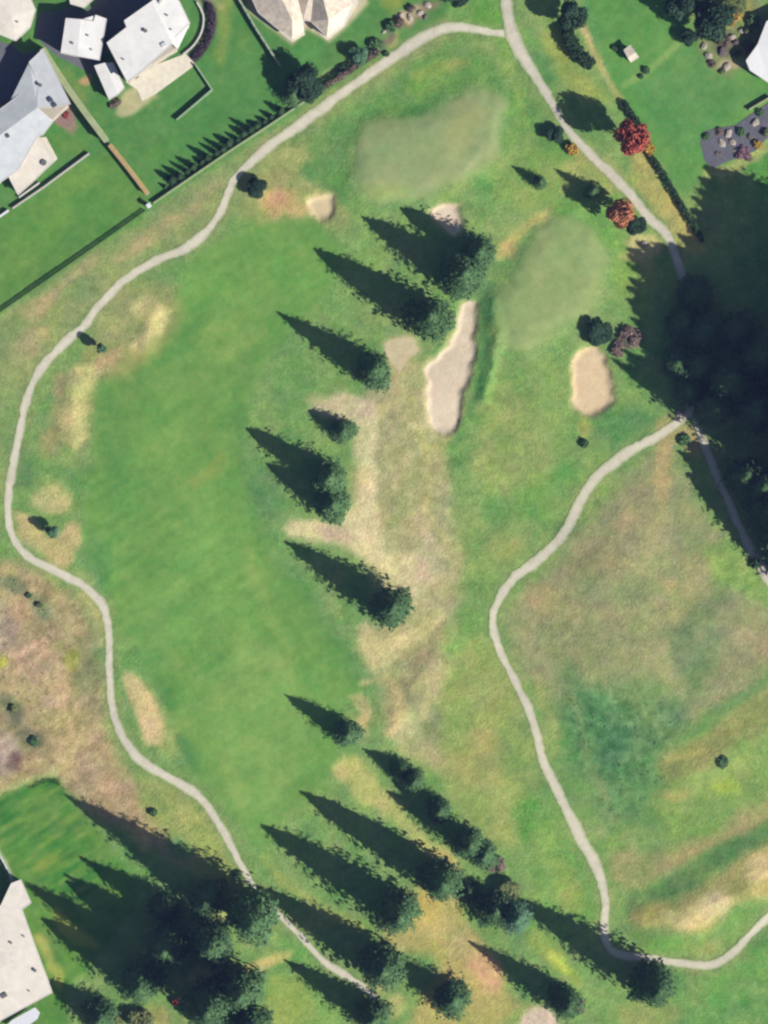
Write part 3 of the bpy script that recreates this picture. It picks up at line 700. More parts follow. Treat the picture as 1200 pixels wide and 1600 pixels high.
def make_shrub(key, name, seed, mat, n=520, Rr=1., Hh=1., leaf=.17):
    root = empty(name, 600, 800)
    bm = bmesh.new(); r = random.Random(seed)
    for k in range(6):
        a = k * 1.05 + r.random() * .4; tube(bm, (0, 0, -.1), (.5 * Rr * math.cos(a), .5 * Rr * math.sin(a), .6 * Hh), .035, .012, 5)
    bm_obj('stem', bm, M_BARK, root, True)
    V_, F_ = round_crown(seed, Hh, Rr, n=n, leaf=leaf, lobes=7, base=.02, spread=.55)
    crown_object('foliage', V_, F_, mat, root)
    PROTO[key] = [root, False, Hh, Rr]
def plant(key, x, y, h, r, label, cat, group=None, rz=None, r2=None):
    root, used, H0, R0 = PROTO[key]
    sc = (r * S / R0, (r2 or r) * S / R0, h / H0); rz = random.uniform(0, math.tau) if rz is None else rz
    if not used:
        PROTO[key][1] = True
        root.location = (wx(x), wy(y), hz(x, y)); root.rotation_euler = (0, 0, rz); root.scale = sc
        tag(root, label, cat, group); return root
    return dup(root, x, y, rz, sc, label, group, cat)
def HL(L_): return L_ * S / COT       # height of a thing whose shadow is L_ map units long

make_conifer('c0', 'conifer_tree', 21)
make_conifer('c1', 'conifer_tree', 22, power=.46, gap=.2)
make_conifer('c2', 'conifer_tree', 23, power=.66, gap=.15)
make_conifer('c3', 'conifer_tree', 24, power=.42, gap=.25, dense=.92)
make_conifer('p0', 'conifer_tree', 25, power=.45, gap=.2, mat=LM_PINE, leaf=.5)
make_conifer('a0', 'columnar_evergreen', 26, Rr=4., power=.4, dense=.5, gap=.05, leaf=.95, base=.01, mat=LM_HEDGE)
make_round('red', 'maple_tree', 41, LM_RED)
make_round('rust', 'deciduous_tree', 42, LM_RUST)
make_round('olive', 'deciduous_tree', 43, LM_OLIVE)
make_round('dark', 'evergreen_tree', 44, LM_DARK, n=3400, leaf=.36)
make_round('teal', 'evergreen_tree', 45, LM_PINE, n=3400)
make_shrub('s_dark', 'shrub', 51, LM_SHRUB); make_shrub('s_gold', 'shrub', 52, LM_GOLD); make_shrub('s_twig', 'shrub', 53, LM_TWIG, n=360)
make_shrub('s_pink', 'shrub', 54, LM_PINK); make_shrub('s_olive', 'shrub', 55, LM_OLIVE); make_shrub('s_red', 'shrub', 56, LM_RED)

G1 = 'conifers along the rough between the two holes'
G2 = 'conifers in the southern belt between the cart paths'
G3 = 'tall conifers of the south western grove'
G4 = 'tall conifers of the eastern grove'
CON = [ # key, x, y, shadow length, radius, label, group
 ('c0',728,438,190,40,'tall dark conifer north of the narrow end of the long sand bunker',G1),
 ('c3',752,402,150,34,'dark conifer beside the rounded sand bunker, twin of the taller one below it',G1),
 ('c1',676,503,218,42,'tall spreading conifer just north of the body of the long curved sand bunker',G1),
 ('c2',590,584,182,33,'narrow dark conifer beside the pale sandy apron',G1),
 ('c1',542,678,72,23,'small bushy conifer between two larger ones at the edge of the dry rough',G1),
 ('c3',520,752,158,34,'conifer with a long pointed shadow, upper of the touching pair on straw coloured ground',G1),
 ('c0',526,792,128,32,'broad conifer, lower of the touching pair on straw coloured ground',G1),
 ('c0',618,952,200,36,'tall conifer standing alone on the dry tan rough at mid course',G1),
 ('c2',549,1149,122,26,'small ragged conifer at the fairway edge on the way to the southern belt',G1),
 ('c2',652,1222,100,20,'slim small conifer, topmost of the southern belt',G2),
 ('c1',738,1318,158,27,'conifer with pale teal branch tips at the top eastern side of the southern belt',G2),
 ('c3',693,1374,262,40,'tall conifer above the golden rough, its shadow the upper of two long parallel ones',G2),
 ('c1',628,1424,258,40,'tall conifer whose long shadow runs just below a parallel one on the fairway edge',G2),
 ('c0',603,1508,232,41,'tall conifer shading the end of the western cart path',G2),
 ('c2',588,1588,168,32,'conifer at the bottom edge beside the end of the western cart path',G2),
 ('c3',712,1562,112,36,'squat broad conifer on the golden rough near the bottom edge',G2),
 ('c2',888,1566,182,31,'conifer beside pale bare ground near the bottom edge',G2),
 ('c0',1022,1536,262,40,'tall conifer whose shadow crosses the eastern cart path at its bend',G2),
 ('c3',692,1268,92,24,'bushy conifer in the middle of the diagonal chain at the top of the southern belt',G2),
 ('c0',632,1206,62,18,'stubby conifer next to the topmost one of the southern belt',G2),
 ('c3',762,1338,80,27,'low conifer at the lower end of the diagonal chain of the southern belt',G2),
 ('c0',778,1424,96,32,'dark conifer between the golden rough and the pale teal one',G2),
 ('p0',812,1434,118,30,'pale teal conifer at the eastern foot of the southern belt',G2),
 ('c2',738,1396,50,20,'small dark conifer at the upper corner of the golden rough',G2),
 ('c0',404,1428,352,46,'very tall conifer leaning its crown over the western cart path',G3),
 ('p0',416,1440,120,22,'pale teal conifer beside the western cart path below the bend',G3),
 ('c1',336,1562,345,44,'very tall conifer near the bottom edge of the south western grove',G3),
 ('c0',385,1540,330,38,'tall conifer between two patches of yellow grass in the south western grove',G3),
 ('c2',338,1470,250,42,'tall dark conifer in the middle of the south western grove',G3),
 ('c3',268,1478,190,40,'dark conifer in the western half of the south western grove',G3),
 ('c1',228,1535,190,38,'dark conifer facing the pale roofed house',G3),
 ('c0',330,1405,150,30,'lower dark conifer at the northern edge of the south western grove',G3),
 ('c2',262,1420,120,28,'low conifer at the head of the south western grove by the bare earth',G3),
 ('c3',165,1590,110,34,'conifer nearest to the white canopy at the bottom edge',G3),
 ('c0',400,1600,170,34,'conifer at the bottom edge beside the lime coloured grass strip',G3),
]
for k, x, y, L_, r_, lab, g in CON: plant(k, x - 6, y - 4, HL(L_ - 6), r_ * .93, lab, 'conifer', g)
EG = [ # the eastern grove: x, y, shadow length, radius
 (1086,462,80,32),(1098,520,84,34),(1064,505,74,30),(1092,574,80,34),(1058,566,70,28),(1078,612,66,27),(1138,600,165,40),(1180,640,150,42),(1112,640,150,30),(1188,560,150,40),(1160,745,108,32),(1196,800,140,36),(1186,762,124,32),(1150,520,110,34),
]
rg = random.Random(5)
edge_l = catmull([(1100,258),(1082,292),(1082,345),(1050,378),(990,388),(984,434),(988,480),(990,525),(972,543),(952,560)], 14)
TIPS = [(p[0] + rg.uniform(-6, 4), p[1] + rg.uniform(-4, 4), rg.uniform(300, 390) if p[1] > 370 else rg.uniform(245, 300), rg.uniform(50, 60) if p[1] < 500 else 42) for p in edge_l]
TIPS += [(p[0] + 50 + rg.uniform(-12, 12), p[1] + 30 + rg.uniform(-10, 10), rg.uniform(250, 330), 60) for p in edge_l[:-5]]
TIPS += [(1150,290,180,46),(1180,310,160,46),(1130,350,200,50),(1066,566,220,50),(1110,560,240,50),(1130,470,180,50),(1150,610,200,46),(1160,680,160,44),(1058,704,176,40),(1070,738,172,40),(1092,768,150,40),(1116,798,140,38),(1084,712,190,40),(1136,826,120,34),(1130,740,140,40),(1150,420,180,50)]
EG += [(x + .853 * L_, y + .522 * L_, L_, r_) for x, y, L_, r_ in TIPS]
EG = [e for i, e in enumerate(EG) if i < 14 or e[0] > 1206]
EL = ['low shaded conifer over the cart path high in the eastern grove','shaded conifer east of the cart path in the eastern grove','low shaded conifer west of the cart path in the eastern grove','shaded conifer over the cart path above the fork','small shaded conifer west of the fork in the eastern grove','smallest shaded conifer right above the fork of the cart paths','conifer in the heart of the dark eastern grove','conifer in the eastern grove above the fork of the cart paths','conifer at the frame edge in the middle of the eastern grove','conifer in the upper part of the eastern grove near the cart path','conifer beside the cart path just past the fork','conifer at the lower end of the eastern grove','small conifer nearest the sunlit lower end of the eastern cart path','conifer on the western flank of the eastern grove']
for i, (x, y, L_, r_) in enumerate(EG):
    plant(('c1','c0','c3','c3')[i % 4], x, y, HL(L_), r_, EL[i] if i < len(EL) else 'tall conifer outside the frame throwing its shadow over the eastern grove', 'conifer', G4 if i < len(EL) else 'tall conifers beyond the eastern edge')
# other trees
plant('red', 984, 220, HL(146), 28, 'bright red maple beside the eastern cart path', 'tree')
plant('rust', 968, 335, HL(98), 24, 'rusty orange tree between the eastern cart path and the putting green', 'tree')
plant('dark', 992, 352, HL(40), 17, 'dark low evergreen tree touching the rusty orange tree', 'tree')
plant('c2', 925, 300, HL(70), 13, 'slim conifer northwest of the rusty orange tree', 'conifer')
plant('dark', 868, 212, HL(28), 15, 'small dark evergreen at the bend of the eastern cart path', 'tree')
plant('c2', 843, 286, HL(52), 12, 'small slim conifer between the two putting greens', 'conifer')
plant('dark', 892, 28, HL(90), 24, 'dark evergreen tree at the top edge beside the narrow dark hedge', 'tree')
plant('dark', 1112, 36, HL(110), 34, 'large dark evergreen at the top edge beside the rockery', 'tree')
plant('dark', 1062, 10, HL(90), 26, 'dark evergreen at the top edge over the big lawn', 'tree')
plant('dark', 1076, 60, HL(30), 14, 'small dark evergreen at the corner of the big lawn', 'tree')
plant('dark', 708, -14, HL(80), 30, 'dark evergreen at the top edge beside the cart path junction', 'tree')
plant('dark', 478, 132, HL(70), 30, 'broad dark evergreen at the foot of the grey garden fence', 'tree')
plant('c3', 458, 150, HL(48), 20, 'small conifer beside the broad evergreen at the boundary wall', 'conifer')
plant('dark', 402, 294, HL(34), 17, 'small teal evergreen where the western cart path bends', 'tree')
plant('teal', 160, 545, HL(46), 9, 'small lollipop shaped tree beside the straw coloured bay', 'tree', None, None, 8)
plant('teal', 82, 830, HL(40), 11, 'small dark tree on the straw coloured bay inside the path bend', 'tree')
plant('dark', 935, 520, HL(30), 22, 'dark low evergreen at the top of the oval sand bunker', 'tree')
plant('teal', 332, 1592, HL(60), 24, 'rounded blue green tree at the bottom edge of the south western grove', 'tree')
plant('olive', 222, 1592, HL(30), 20, 'olive coloured tree at the bottom edge near the white canopy', 'tree')
plant('olive', 795, 1395, HL(30), 20, 'olive green deciduous tree in the southern belt', 'tree')
plant('olive', 178, 1600, HL(30), 16, 'small olive tree closest to the house corner at the bottom edge', 'tree')
plant('teal', 560, 88, HL(34), 16, 'small teal evergreen in the boundary planting', 'tree')
plant('olive', 1146, 6, HL(40), 20, 'olive gold tree at the top edge above the rockery', 'tree')
SH = [('s_gold',894,233,13,1.8,'golden orange bush where the shadow meets the cart path'),('s_gold',1013,233,13,1.8,'gold and brown bush beside the red maple'),
 ('s_dark',914,693,10,1.5,'small round dark bush below the oval sand bunker'),('s_dark',240,1270,9,1.5,'small dark bush between bare earth and cart path'),
 ('s_dark',1128,1190,14,1.2,'low dark bush on the eastern rough field'),('s_twig',985,528,22,1.8,'brown twiggy bush at the edge of the eastern grove'),
 ('s_twig',968,545,16,1.4,'smaller twiggy bush next to the oval sand bunker'),('s_twig',776,1352,18,1.6,'brown bare bush at the eastern side of the southern belt'),
 ('s_twig',905,1572,14,1.4,'brown bush beside the lowest conifer on the golden rough'),('s_red',274,1565,7,1.6,'red leaved bush beside the rounded blue green tree'),
 ('s_pink',1160,240,14,1.2,'mauve bush on the dark paved terrace'),('s_gold',1184,226,9,1.2,'yellow bush on the dark paved terrace'),
 ('s_olive',1128,30,14,1.6,'olive bush in the rockery by the evergreen'),('s_olive',1110,55,11,1.3,'small olive bush between evergreen and rockery'),
 ('s_gold',1150,22,12,1.6,'golden bush in the rockery near the top edge'),('s_dark',1176,32,15,1.8,'dark green bush in the rockery beside the white roof'),
 ('s_twig',1168,72,11,1.2,'rust brown bush against the white roofed house'),('s_twig',1132,66,12,1.2,'grey brown bush in the middle of the rockery'),
 ('s_dark',612,42,14,1.8,'dark bush in the rocky bed above the cart path'),('s_twig',622,36,11,1.5,'brown bush in the rocky bed above the cart path'),
 ('s_dark',586,70,14,1.8,'dark bush beside the yellow grass patch'),('s_twig',643,14,8,1.2,'small brown bush among pale rocks at the top edge'),
 ('s_dark',604,84,7,1.0,'tiny green bush next to the yellow grass patch'),('s_dark',538,108,12,1.5,'dark bush on the boundary planting near the broad evergreen'),
 ('s_dark',1010,110,9,1.2,'small dark bush on the low lawn bank'),('s_dark',1002,120,6,.9,'tiny dark bush on the low lawn bank'),
 ('s_dark',97,172,9,1.2,'dark bush on the pinkish bed behind the grey roof'),('s_red',103,180,7,1.0,'dull red bush on the pinkish bed'),
 ('s_twig',183,160,8,1.0,'brown bush at the lower corner of the pale terrace'),('s_twig',176,165,7,.9,'small brown bush outside the lower terrace corner'),
 ('s_olive',20,1108,9,1.0,'grey green bush on the dry western slope'),('s_dark',52,1158,11,1.1,'dark bush above the striped yard'),
 ('s_olive',62,946,8,.9,'olive bush on the dry slope below the path bend'),('s_dark',45,930,7,.8,'small green bush on the dry slope'),
 ('s_olive',345,1380,14,1.8,'olive bush at the northern edge of the south western grove'),('s_dark',372,1368,10,1.5,'dark bush beside the western cart path at the grove'),
 ('s_dark',1180,880,12,1.6,'green bush beside the lower end of the eastern cart path'),('s_dark',1070,688,14,1.4,'dark green bush in the fork of the cart paths'),
 ('s_dark',1104,214,8,1.0,'dark bush on the upper tip of the dark terrace'),('s_twig',1124,206,8,.8,'grey twiggy bush on the upper edge of the dark terrace'),('s_dark',1158,206,10,1.2,'dark bush in the middle of the upper terrace edge'),
 ('s_twig',1170,246,8,.8,'brown bush between mauve and yellow bushes'),('s_olive',1196,208,10,1.2,'olive bush at the frame edge of the dark terrace'),('s_dark',1188,176,9,1.1,'dark bush where the short pale wall meets the terrace'),
 ('s_gold',1140,14,11,1.2,'golden bush above the rockery at the top edge'),('s_olive',1168,50,10,1.2,'yellow green bush next to the white roof in the rockery'),('s_dark',1122,52,10,1.3,'dark bush at the upper end of the rockery'),
 ('s_twig',1112,100,8,.9,'low twiggy bush at the lower lawn edge of the rockery'),('s_dark',1150,84,9,1.0,'dark bush low in the rockery near the white house'),('s_olive',1128,112,8,.7,'olive cushion plant at the foot of the rockery'),
 ('s_gold',1143,36,8,1.0,'small yellow bush between two rockery boulders'),('s_dark',962,76,8,1.2,'small dark bush beside the little shed')]
for k, x, y, r_, h_, lab in SH:
    if lab: plant(k, x, y, h_ * .85, r_ * (.8 if k in ('s_dark', 's_olive') else .92), lab, 'bush')
# row of small columnar evergreens along the boundary
rowp = [(268,283),(280,276),(291,270),(302,262),(313,254),(325,247),(336,240),(347,233),(358,225),(370,217),(381,210),(392,203),(403,196),(414,189),(426,182),(438,174)]
for i, (x, y) in enumerate(rowp):
    plant('a0', x + random.uniform(-2.5, 2.5), y + random.uniform(-1.5, 1.5), HL(random.uniform(18, 40)), random.uniform(4.8, 8.4), 'narrow evergreen in the clipped row behind the boundary wall', 'conifer', 'row of narrow evergreens along the boundary wall')
plant('a0', 258, 292, HL(14), 4, 'lowest narrow evergreen at the end of the row by the wall corner', 'conifer')

# hedges: leafy walls along a line
def hedge(name, pts, width, h, label, mat=LM_HEDGE, seed=0):
    c = catmull(pts, 4.0) if len(pts) > 2 else catmull([pts[0], ((pts[0][0] + pts[1][0]) / 2, (pts[0][1] + pts[1][1]) / 2), pts[1]], 4.0)
    x0, y0 = c[len(c) // 2][:2]
    root = empty(name, x0, y0, label, 'hedge')
    r = np.random.RandomState(seed + 900); cs = []; sz = []
    bx, by, bz = wx(x0), wy(y0), hz(x0, y0)
    hw = width * S / 2
    for i in range(len(c) - 1):
        a, b = c[i], c[i + 1]; n = int(46 * max(1, h * .8) * max(.6, hw))
        t = (b - a)[:2]; t = t / np.linalg.norm(t)
        for k in range(n):
            u = r.rand(); f = r.uniform(-1, 1); z = h * (r.rand() ** .5)
            taper = min(1, (i + u + .5) / 3, (len(c) - i - u) / 3)
            z *= .6 + .4 * taper
            ww = hw * (.6 + .4 * taper) * (1 + .18 * math.sin(i * 1.7) + .1 * r.randn())
            px, py = a[0] + (b[0] - a[0]) * u - t[1] * f * ww / S, a[1] + (b[1] - a[1]) * u + t[0] * f * ww / S
            cs.append((wx(px) - bx, wy(py) - by, hz(px, py) - bz + max(.08, z * (1 - .25 * abs(f) ** 3)))); sz.append(.16 + .16 * r.rand())
    V_, F_ = leaf_quads(cs, sz, .6, r, .7)
    crown_object('foliage', V_, F_, mat, root)
    return root
hedge('hedge', [(884,44),(892,66),(904,86),(926,104)], 19, 3.0, 'narrow dark hedge beside a tan strip near the top edge', seed=1)
hedge('hedge', [(974,158),(984,176),(998,194)], 9, 1.8, 'short dark hedge above the red maple', seed=2)
hedge('hedge', [(1016,242),(1036,272),(1056,306),(1074,336),(1098,378)], 8, 1.6, 'long thin hedge running down from the gold and brown bush', seed=3)
hedge('hedge', [(500,140),(530,122),(562,100),(592,80)], 9, 1.8, 'dark hedge along the boundary above the straight path', LM_TWIG, seed=4)
hedge('hedge', [(326,6),(331,30),(326,58),(314,80),(303,93)], 11, 1.1, 'curved purple brown hedge round the white roofed house', leafmat('purple_leaves', (.02,.014,.018), (.05,.035,.045), 1.2), seed=5)

# rocks
def rock(x, y, r_, h_, label, mat=M_ROCK, group=None, seed=0):
    bm = bmesh.new(); bmesh.ops.create_icosphere(bm, subdivisions=3, radius=1)
    for v in bm.verts:
        d = 1 + .35 * mnoise.noise(v.co * 1.1 + Vector((seed * 3.1, 0, 0))) + .12 * mnoise.noise(v.co * 3 + Vector((seed, 5, 0)))
        v.co = Vector((v.co.x * d * r_ * S, v.co.y * d * r_ * S * .75, max(v.co.z, -.35) * d * h_))
    o = bm_obj('boulder', bm, mat); o.location = (wx(x), wy(y), hz(x, y) + h_ * .25); o.rotation_euler = (0, 0, seed * 1.3)
    tag(o, label, 'rock', group); return o
RK = [(1138,208,7,.5,'pale boulder at the upper end of the dark terrace',M_ROCK),(1144,222,6,.45,'pale boulder in the middle of the dark terrace',M_ROCK),(1180,192,7,.5,'tan boulder where the dark terrace narrows',M_ROCK),
 (1128,224,7,.35,'flat grey boulder on the near edge of the dark terrace',M_ROCK),(1150,236,6,.3,'low pale boulder beside the mauve bush',M_ROCK),(1172,214,6,.35,'dark boulder near the yellow bush',M_DROCK),(1122,240,6,.3,'dark boulder at the lower corner of the dark terrace',M_DROCK),
 (1100,72,6,.4,'grey boulder at the lawn edge of the rockery',M_ROCK),(1108,88,7,.5,'pale grey boulder at the lower lawn edge of the rockery',M_ROCK),(1143,58,6,.4,'pinkish boulder in the middle of the rockery',M_ROCK),(1128,80,8,.5,'dark boulder in the lower rockery',M_DROCK),
 (1150,66,6,.5,'small dark boulder between rockery bushes',M_DROCK),(1136,104,7,.4,'cream boulder at the bottom of the rockery',M_ROCK),(1158,48,5,.4,'tan boulder beside the dark green rockery bush',M_ROCK),
 (626,24,5,.4,'pale boulder in the rocky bed near the top edge',M_ROCK),(640,28,6,.4,'cream boulder in the rocky bed above the cart path',M_ROCK),(656,20,6,.35,'flat tan boulder in the rocky bed',M_ROCK),(664,26,5,.35,'dark boulder at the lower rim of the rocky bed',M_DROCK),
 (668,8,6,.4,'pinkish boulder at the top end of the rocky bed',M_ROCK),(600,50,4,.3,'small pale boulder at the lower tip of the rocky bed',M_ROCK),(1062,648,8,.4,'pale boulder at the fork of the cart paths',M_ROCK),(1006,380,5,.3,'tan stone beside the worn sandy patch',M_ROCK)]
for i, (x, y, r_, h_, lab, mt) in enumerate(RK): rock(x, y, r_, h_, lab, mt, None, i + 1)

# tall grass and low cover in the rough: uncountable
def tufts(name, poly, n, size, mat, seed):
    r = np.random.RandomState(seed); cs = []; sz = []
    xs = [p[0] for p in poly]; ys = [p[1] for p in poly]
    A = full(poly_mask(poly, 10)); nzv = vnoise(22, seed + 5)
    while len(cs) < n:
        x, y = r.uniform(min(xs), max(xs)), r.uniform(min(ys), max(ys))
        if not (X0 < x < X1 and Y0 < y < Y1): continue
        a = A[int((y - Y0) / CS), int((x - X0) / CS)]; q = samp(nzv, x, y)
        if r.rand() > a * (.25 + .75 * max(0, q + .35)): continue
        for k in range(5):
            cs.append((wx(x) + r.randn() * .14, wy(y) + r.randn() * .14, hz(x, y) + .08 + .3 * r.rand())); sz.append(size * (.5 + r.rand()))
    V_, F_ = leaf_quads(cs, sz, .8, r, .5)
    o = link(name, mesh_np(name, V_, F_, None, False), mat); o['kind'] = 'stuff'; o['label'] = 'low ' + name.replace('_', ' ') + ' spread over the rough'; o['category'] = 'ground cover'
    return o
tufts('ground_cover', [(880,1080),(1040,1090),(1060,1140),(1010,1260),(940,1270),(900,1200)], 420, .15, leafmat('low_cover_leaves', (.045,.10,.05), (.075,.15,.07), .8), 1)
tufts('dry_scrub', [(-20,900),(60,930),(80,1000),(60,1200),(-20,1230)], 350, .14, LM_OLIVE, 2)

# ------------------------------------------------------------------ walls and fences
def seg_frame(a, b):
    x0, y0, x1, y1 = wx(a[0]), wy(a[1]), wx(b[0]), wy(b[1])
    return x0, y0, x1, y1, math.hypot(x1 - x0, y1 - y0), math.atan2(y1 - y0, x1 - x0)
def wall(pts, th, h, label, body=M_WALL, cap=M_WALLTOP, name='garden_wall', capw=.12, smooth=False):
    if smooth: pts = [tuple(p[:2]) for p in catmull(pts, 8)]
    root = empty(name, *pts[0], label, 'wall'); ox, oy, oz = root.location
    b1, b2 = bmesh.new(), bmesh.new()
    def strip(bm, hw, za, zb):
        rows = []
        for i, p in enumerate(pts):
            a = np.array(pts[max(i - 1, 0)], float); b = np.array(pts[min(i + 1, len(pts) - 1)], float)
            t = b - a; t /= np.linalg.norm(t); n = np.array([-t[1], t[0]])
            if 0 < i < len(pts) - 1:
                t1 = np.array(p, float) - a; t1 /= np.linalg.norm(t1); hwk = hw / max(.5, abs(float(np.dot(np.array([-t1[1], t1[0]]), n))))
            else: hwk = hw
            z = hz(*p) - oz
            l = np.array(p, float) + n * hwk / S; r_ = np.array(p, float) - n * hwk / S
            rows.append([bm.verts.new((wx(l[0]) - ox, wy(l[1]) - oy, z + za)), bm.verts.new((wx(r_[0]) - ox, wy(r_[1]) - oy, z + za)),
                         bm.verts.new((wx(r_[0]) - ox, wy(r_[1]) - oy, z + zb)), bm.verts.new((wx(l[0]) - ox, wy(l[1]) - oy, z + zb))])
        for a, b in zip(rows[:-1], rows[1:]):
            for k in range(4): bm.faces.new((a[k], a[(k + 1) % 4], b[(k + 1) % 4], b[k]))
        bm.faces.new(rows[0]); bm.faces.new(rows[-1][::-1])
    strip(b1, th / 2, -.3, h); strip(b2, th / 2 + capw / 2, h, h + .08)
    bm_obj('wall_body', b1, body, root); bm_obj('coping', b2, cap, root)
    return root
def fence(pts, h, label, mat=M_WOOD, span=16, name='garden_fence', board=.05, top=.14, gap=.93):
    root = empty(name, *pts[0], label, 'fence'); ox, oy, oz = root.location
    pl = []
    for a, b in zip(pts[:-1], pts[1:]):
        d = math.hypot(b[0] - a[0], b[1] - a[1]); n = max(1, round(d / span))
        for k in range(n): pl.append((a[0] + (b[0] - a[0]) * k / n, a[1] + (b[1] - a[1]) * k / n))
    pl.append(pts[-1])
    for p in pl:
        bm = bmesh.new(); z = hz(*p) - oz; box(bm, 0, 0, -.3, h + .12, .13, .13, 0, .015); box(bm, 0, 0, h + .12, h + .17, .18, .18)
        o = bm_obj('post', bm, mat, root); o.location = (wx(p[0]) - ox, wy(p[1]) - oy, z)
    for a, b in zip(pl[:-1], pl[1:]):
        x0, y0, x1, y1, l, ang = seg_frame(a, b); bm = bmesh.new()
        nb = max(3, int(l / .16))
        for k in range(nb): box(bm, -l / 2 + (k + .5) * l / nb, 0, .05, h - .02 * (k % 2), l / nb * gap, board)
        box(bm, 0, .04, h * .25, h * .25 + .1, l - .13, .04); box(bm, 0, .04, h * .75, h * .75 + .1, l - .13, .04); box(bm, 0, 0, h, h + .04, l - .13, top)
        o = bm_obj('fence_panel', bm, mat, root); o.location = ((x0 + x1) / 2 - ox, (y0 + y1) / 2 - oy, (hz(*a) + hz(*b)) / 2 - oz); o.rotation_euler = (0, 0, ang)
    return root
wall([(68,78),(88,110),(110,143),(135,178),(168,222)], 1.0, 2.9, 'thick pale green topped wall running down from between the houses', M_WALL, M_WALLTOP, capw=.5, name='boundary_wall')
wall([(172,227),(200,262),(232,304)], .7, 1.6, 'lower tan topped wall continuing to the wall corner', M_WALL, solid('tan_coping', (190,164,112), .12, 1), capw=.4, name='boundary_wall')
wall([(240,318),(300,277),(360,236),(420,197),(500,143)], .3, .9, 'thin pale boundary wall below the row of narrow evergreens', M_CONC, solid('pale_green_coping', (160,176,124), .12, 1), name='boundary_wall')
fence([(-60,528),(0,489),(80,434),(160,378),(228,330)], 1.0, 'low green boundary fence below the broad western lawn', solid('green_stained_wood', (104,132,76), .14, 2), span=18, name='boundary_fence', top=.1, gap=.5)
fence([(366,-14),(400,45),(438,104)], 1.5, 'pale grey fence between the tan roofed house and the lawn', solid('pale_grey_wood', (160,176,150), .1, 2), span=14, top=.5)
wall([(306,102),(332,141),(276,188)], .25, 1.0, 'thin angled wall around the corner of the inner lawn', M_WALL, solid('light_green_coping', (150,180,140), .1, 1), name='garden_wall')
wall([(-10,346),(14,329)], .35, .9, 'short white end of the lawn retaining wall at the frame edge', M_CONC, M_WHITE, name='retaining_wall')
wall([(20,326),(70,292),(140,240)], .3, .8, 'long pale retaining wall below the cream roofed house', M_CONC, M_CONC, name='retaining_wall')
wall([(30,309),(62,286)], .25, .7, 'short inner retaining wall against the cream roofed house', M_CONC, M_FASCIA, name='retaining_wall')
wall([(308,4),(318,24),(316,48),(304,70),(286,86)], .25, .6, 'low curved white wall inside the purple brown hedge', M_CONC, M_FASCIA, name='garden_wall', smooth=True)
wall([(1170,172),(1204,152)], .3, .9, 'short pale wall above the dark paved terrace', M_CONC, M_WALLTOP, name='garden_wall')
fence([(-6,1326),(8,1350),(19,1373)], 1.1, 'short white fence running to the corner of the pale house', M_WHITE, span=14, top=.2)
# pillar at the wall corner
rt = empty('gate_pillar', 233, 322, 'pale stone pillar at the corner where the walls meet', 'pillar')
bm = bmesh.new(); box(bm, 0, 0, -.3, 1.7, .8, .8, .6, .03); bm_obj('shaft', bm, M_CONC, rt)
bm = bmesh.new(); box(bm, 0, 0, 1.7, 1.85, 1.05, 1.05, .6, .03); bm_obj('cap', bm, M_WHITE, rt)

# ------------------------------------------------------------------ paved areas
def paving(name, pts, mat, h, label, cat='terrace'):
    cx = sum(p[0] for p in pts) / len(pts); cy = sum(p[1] for p in pts) / len(pts)
    root = empty(name, cx, cy); ox, oy, oz = root.location
    bpy.data.objects.remove(root)
    bm = bmesh.new(); prism(bm, [(wx(p[0]) - ox, wy(p[1]) - oy) for p in pts], -.2, h)
    bmesh.ops.triangulate(bm, faces=[f for f in bm.faces if len(f.verts) > 4])
    o = bm_obj(name, bm, mat); o.location = (ox, oy, oz); structure(o)
    return o
M_ASPH = solid('shade_asphalt', (112,114,122), .12, 1)  # dark paving added to deepen the shade beside the houses
structure(paving('shade_driveway', [(58,22),(104,14),(112,10),(133,17),(150,4),(165,-60),(262,-60),(262,-14),(240,8),(197,38),(201,48),(170,70),(158,99),(148,104),(150,116),(128,108),(98,92),(92,90),(72,74),(56,56)], M_ASPH, .05, ''))
structure(paving('shade_driveway', [(-80,70),(-8,64),(20,70),(34,84),(60,80),(66,86),(48,101),(62,129),(17,164),(-80,232)], M_ASPH, .05, ''))
paving('terrace', [(196,128),(225,108),(268,92),(290,84),(306,101),(243,147),(222,158),(214,140)], M_PATIO, .12, '')
paving('terrace', [(1094,222),(1100,206),(1120,200),(1150,196),(1166,184),(1204,158),(1230,180),(1200,214),(1180,236),(1132,254),(1114,264),(1100,250)], M_SLATE, .10, '')
paving('terrace', [(30,270),(62,215),(72,214),(90,248),(60,276),(34,300)], M_PATIO, .10, '')
paving('terrace', [(380,-40),(545,-40),(560,4),(538,42),(511,63),(480,36),(472,42),(477,54),(457,66),(404,24)], M_PATIO, .14, '')
paving('garden_bed', [(60,160),(84,168),(112,166),(118,190),(104,202),(88,192)], solid('mulch', (150,124,116), .2, 2), .06, '')

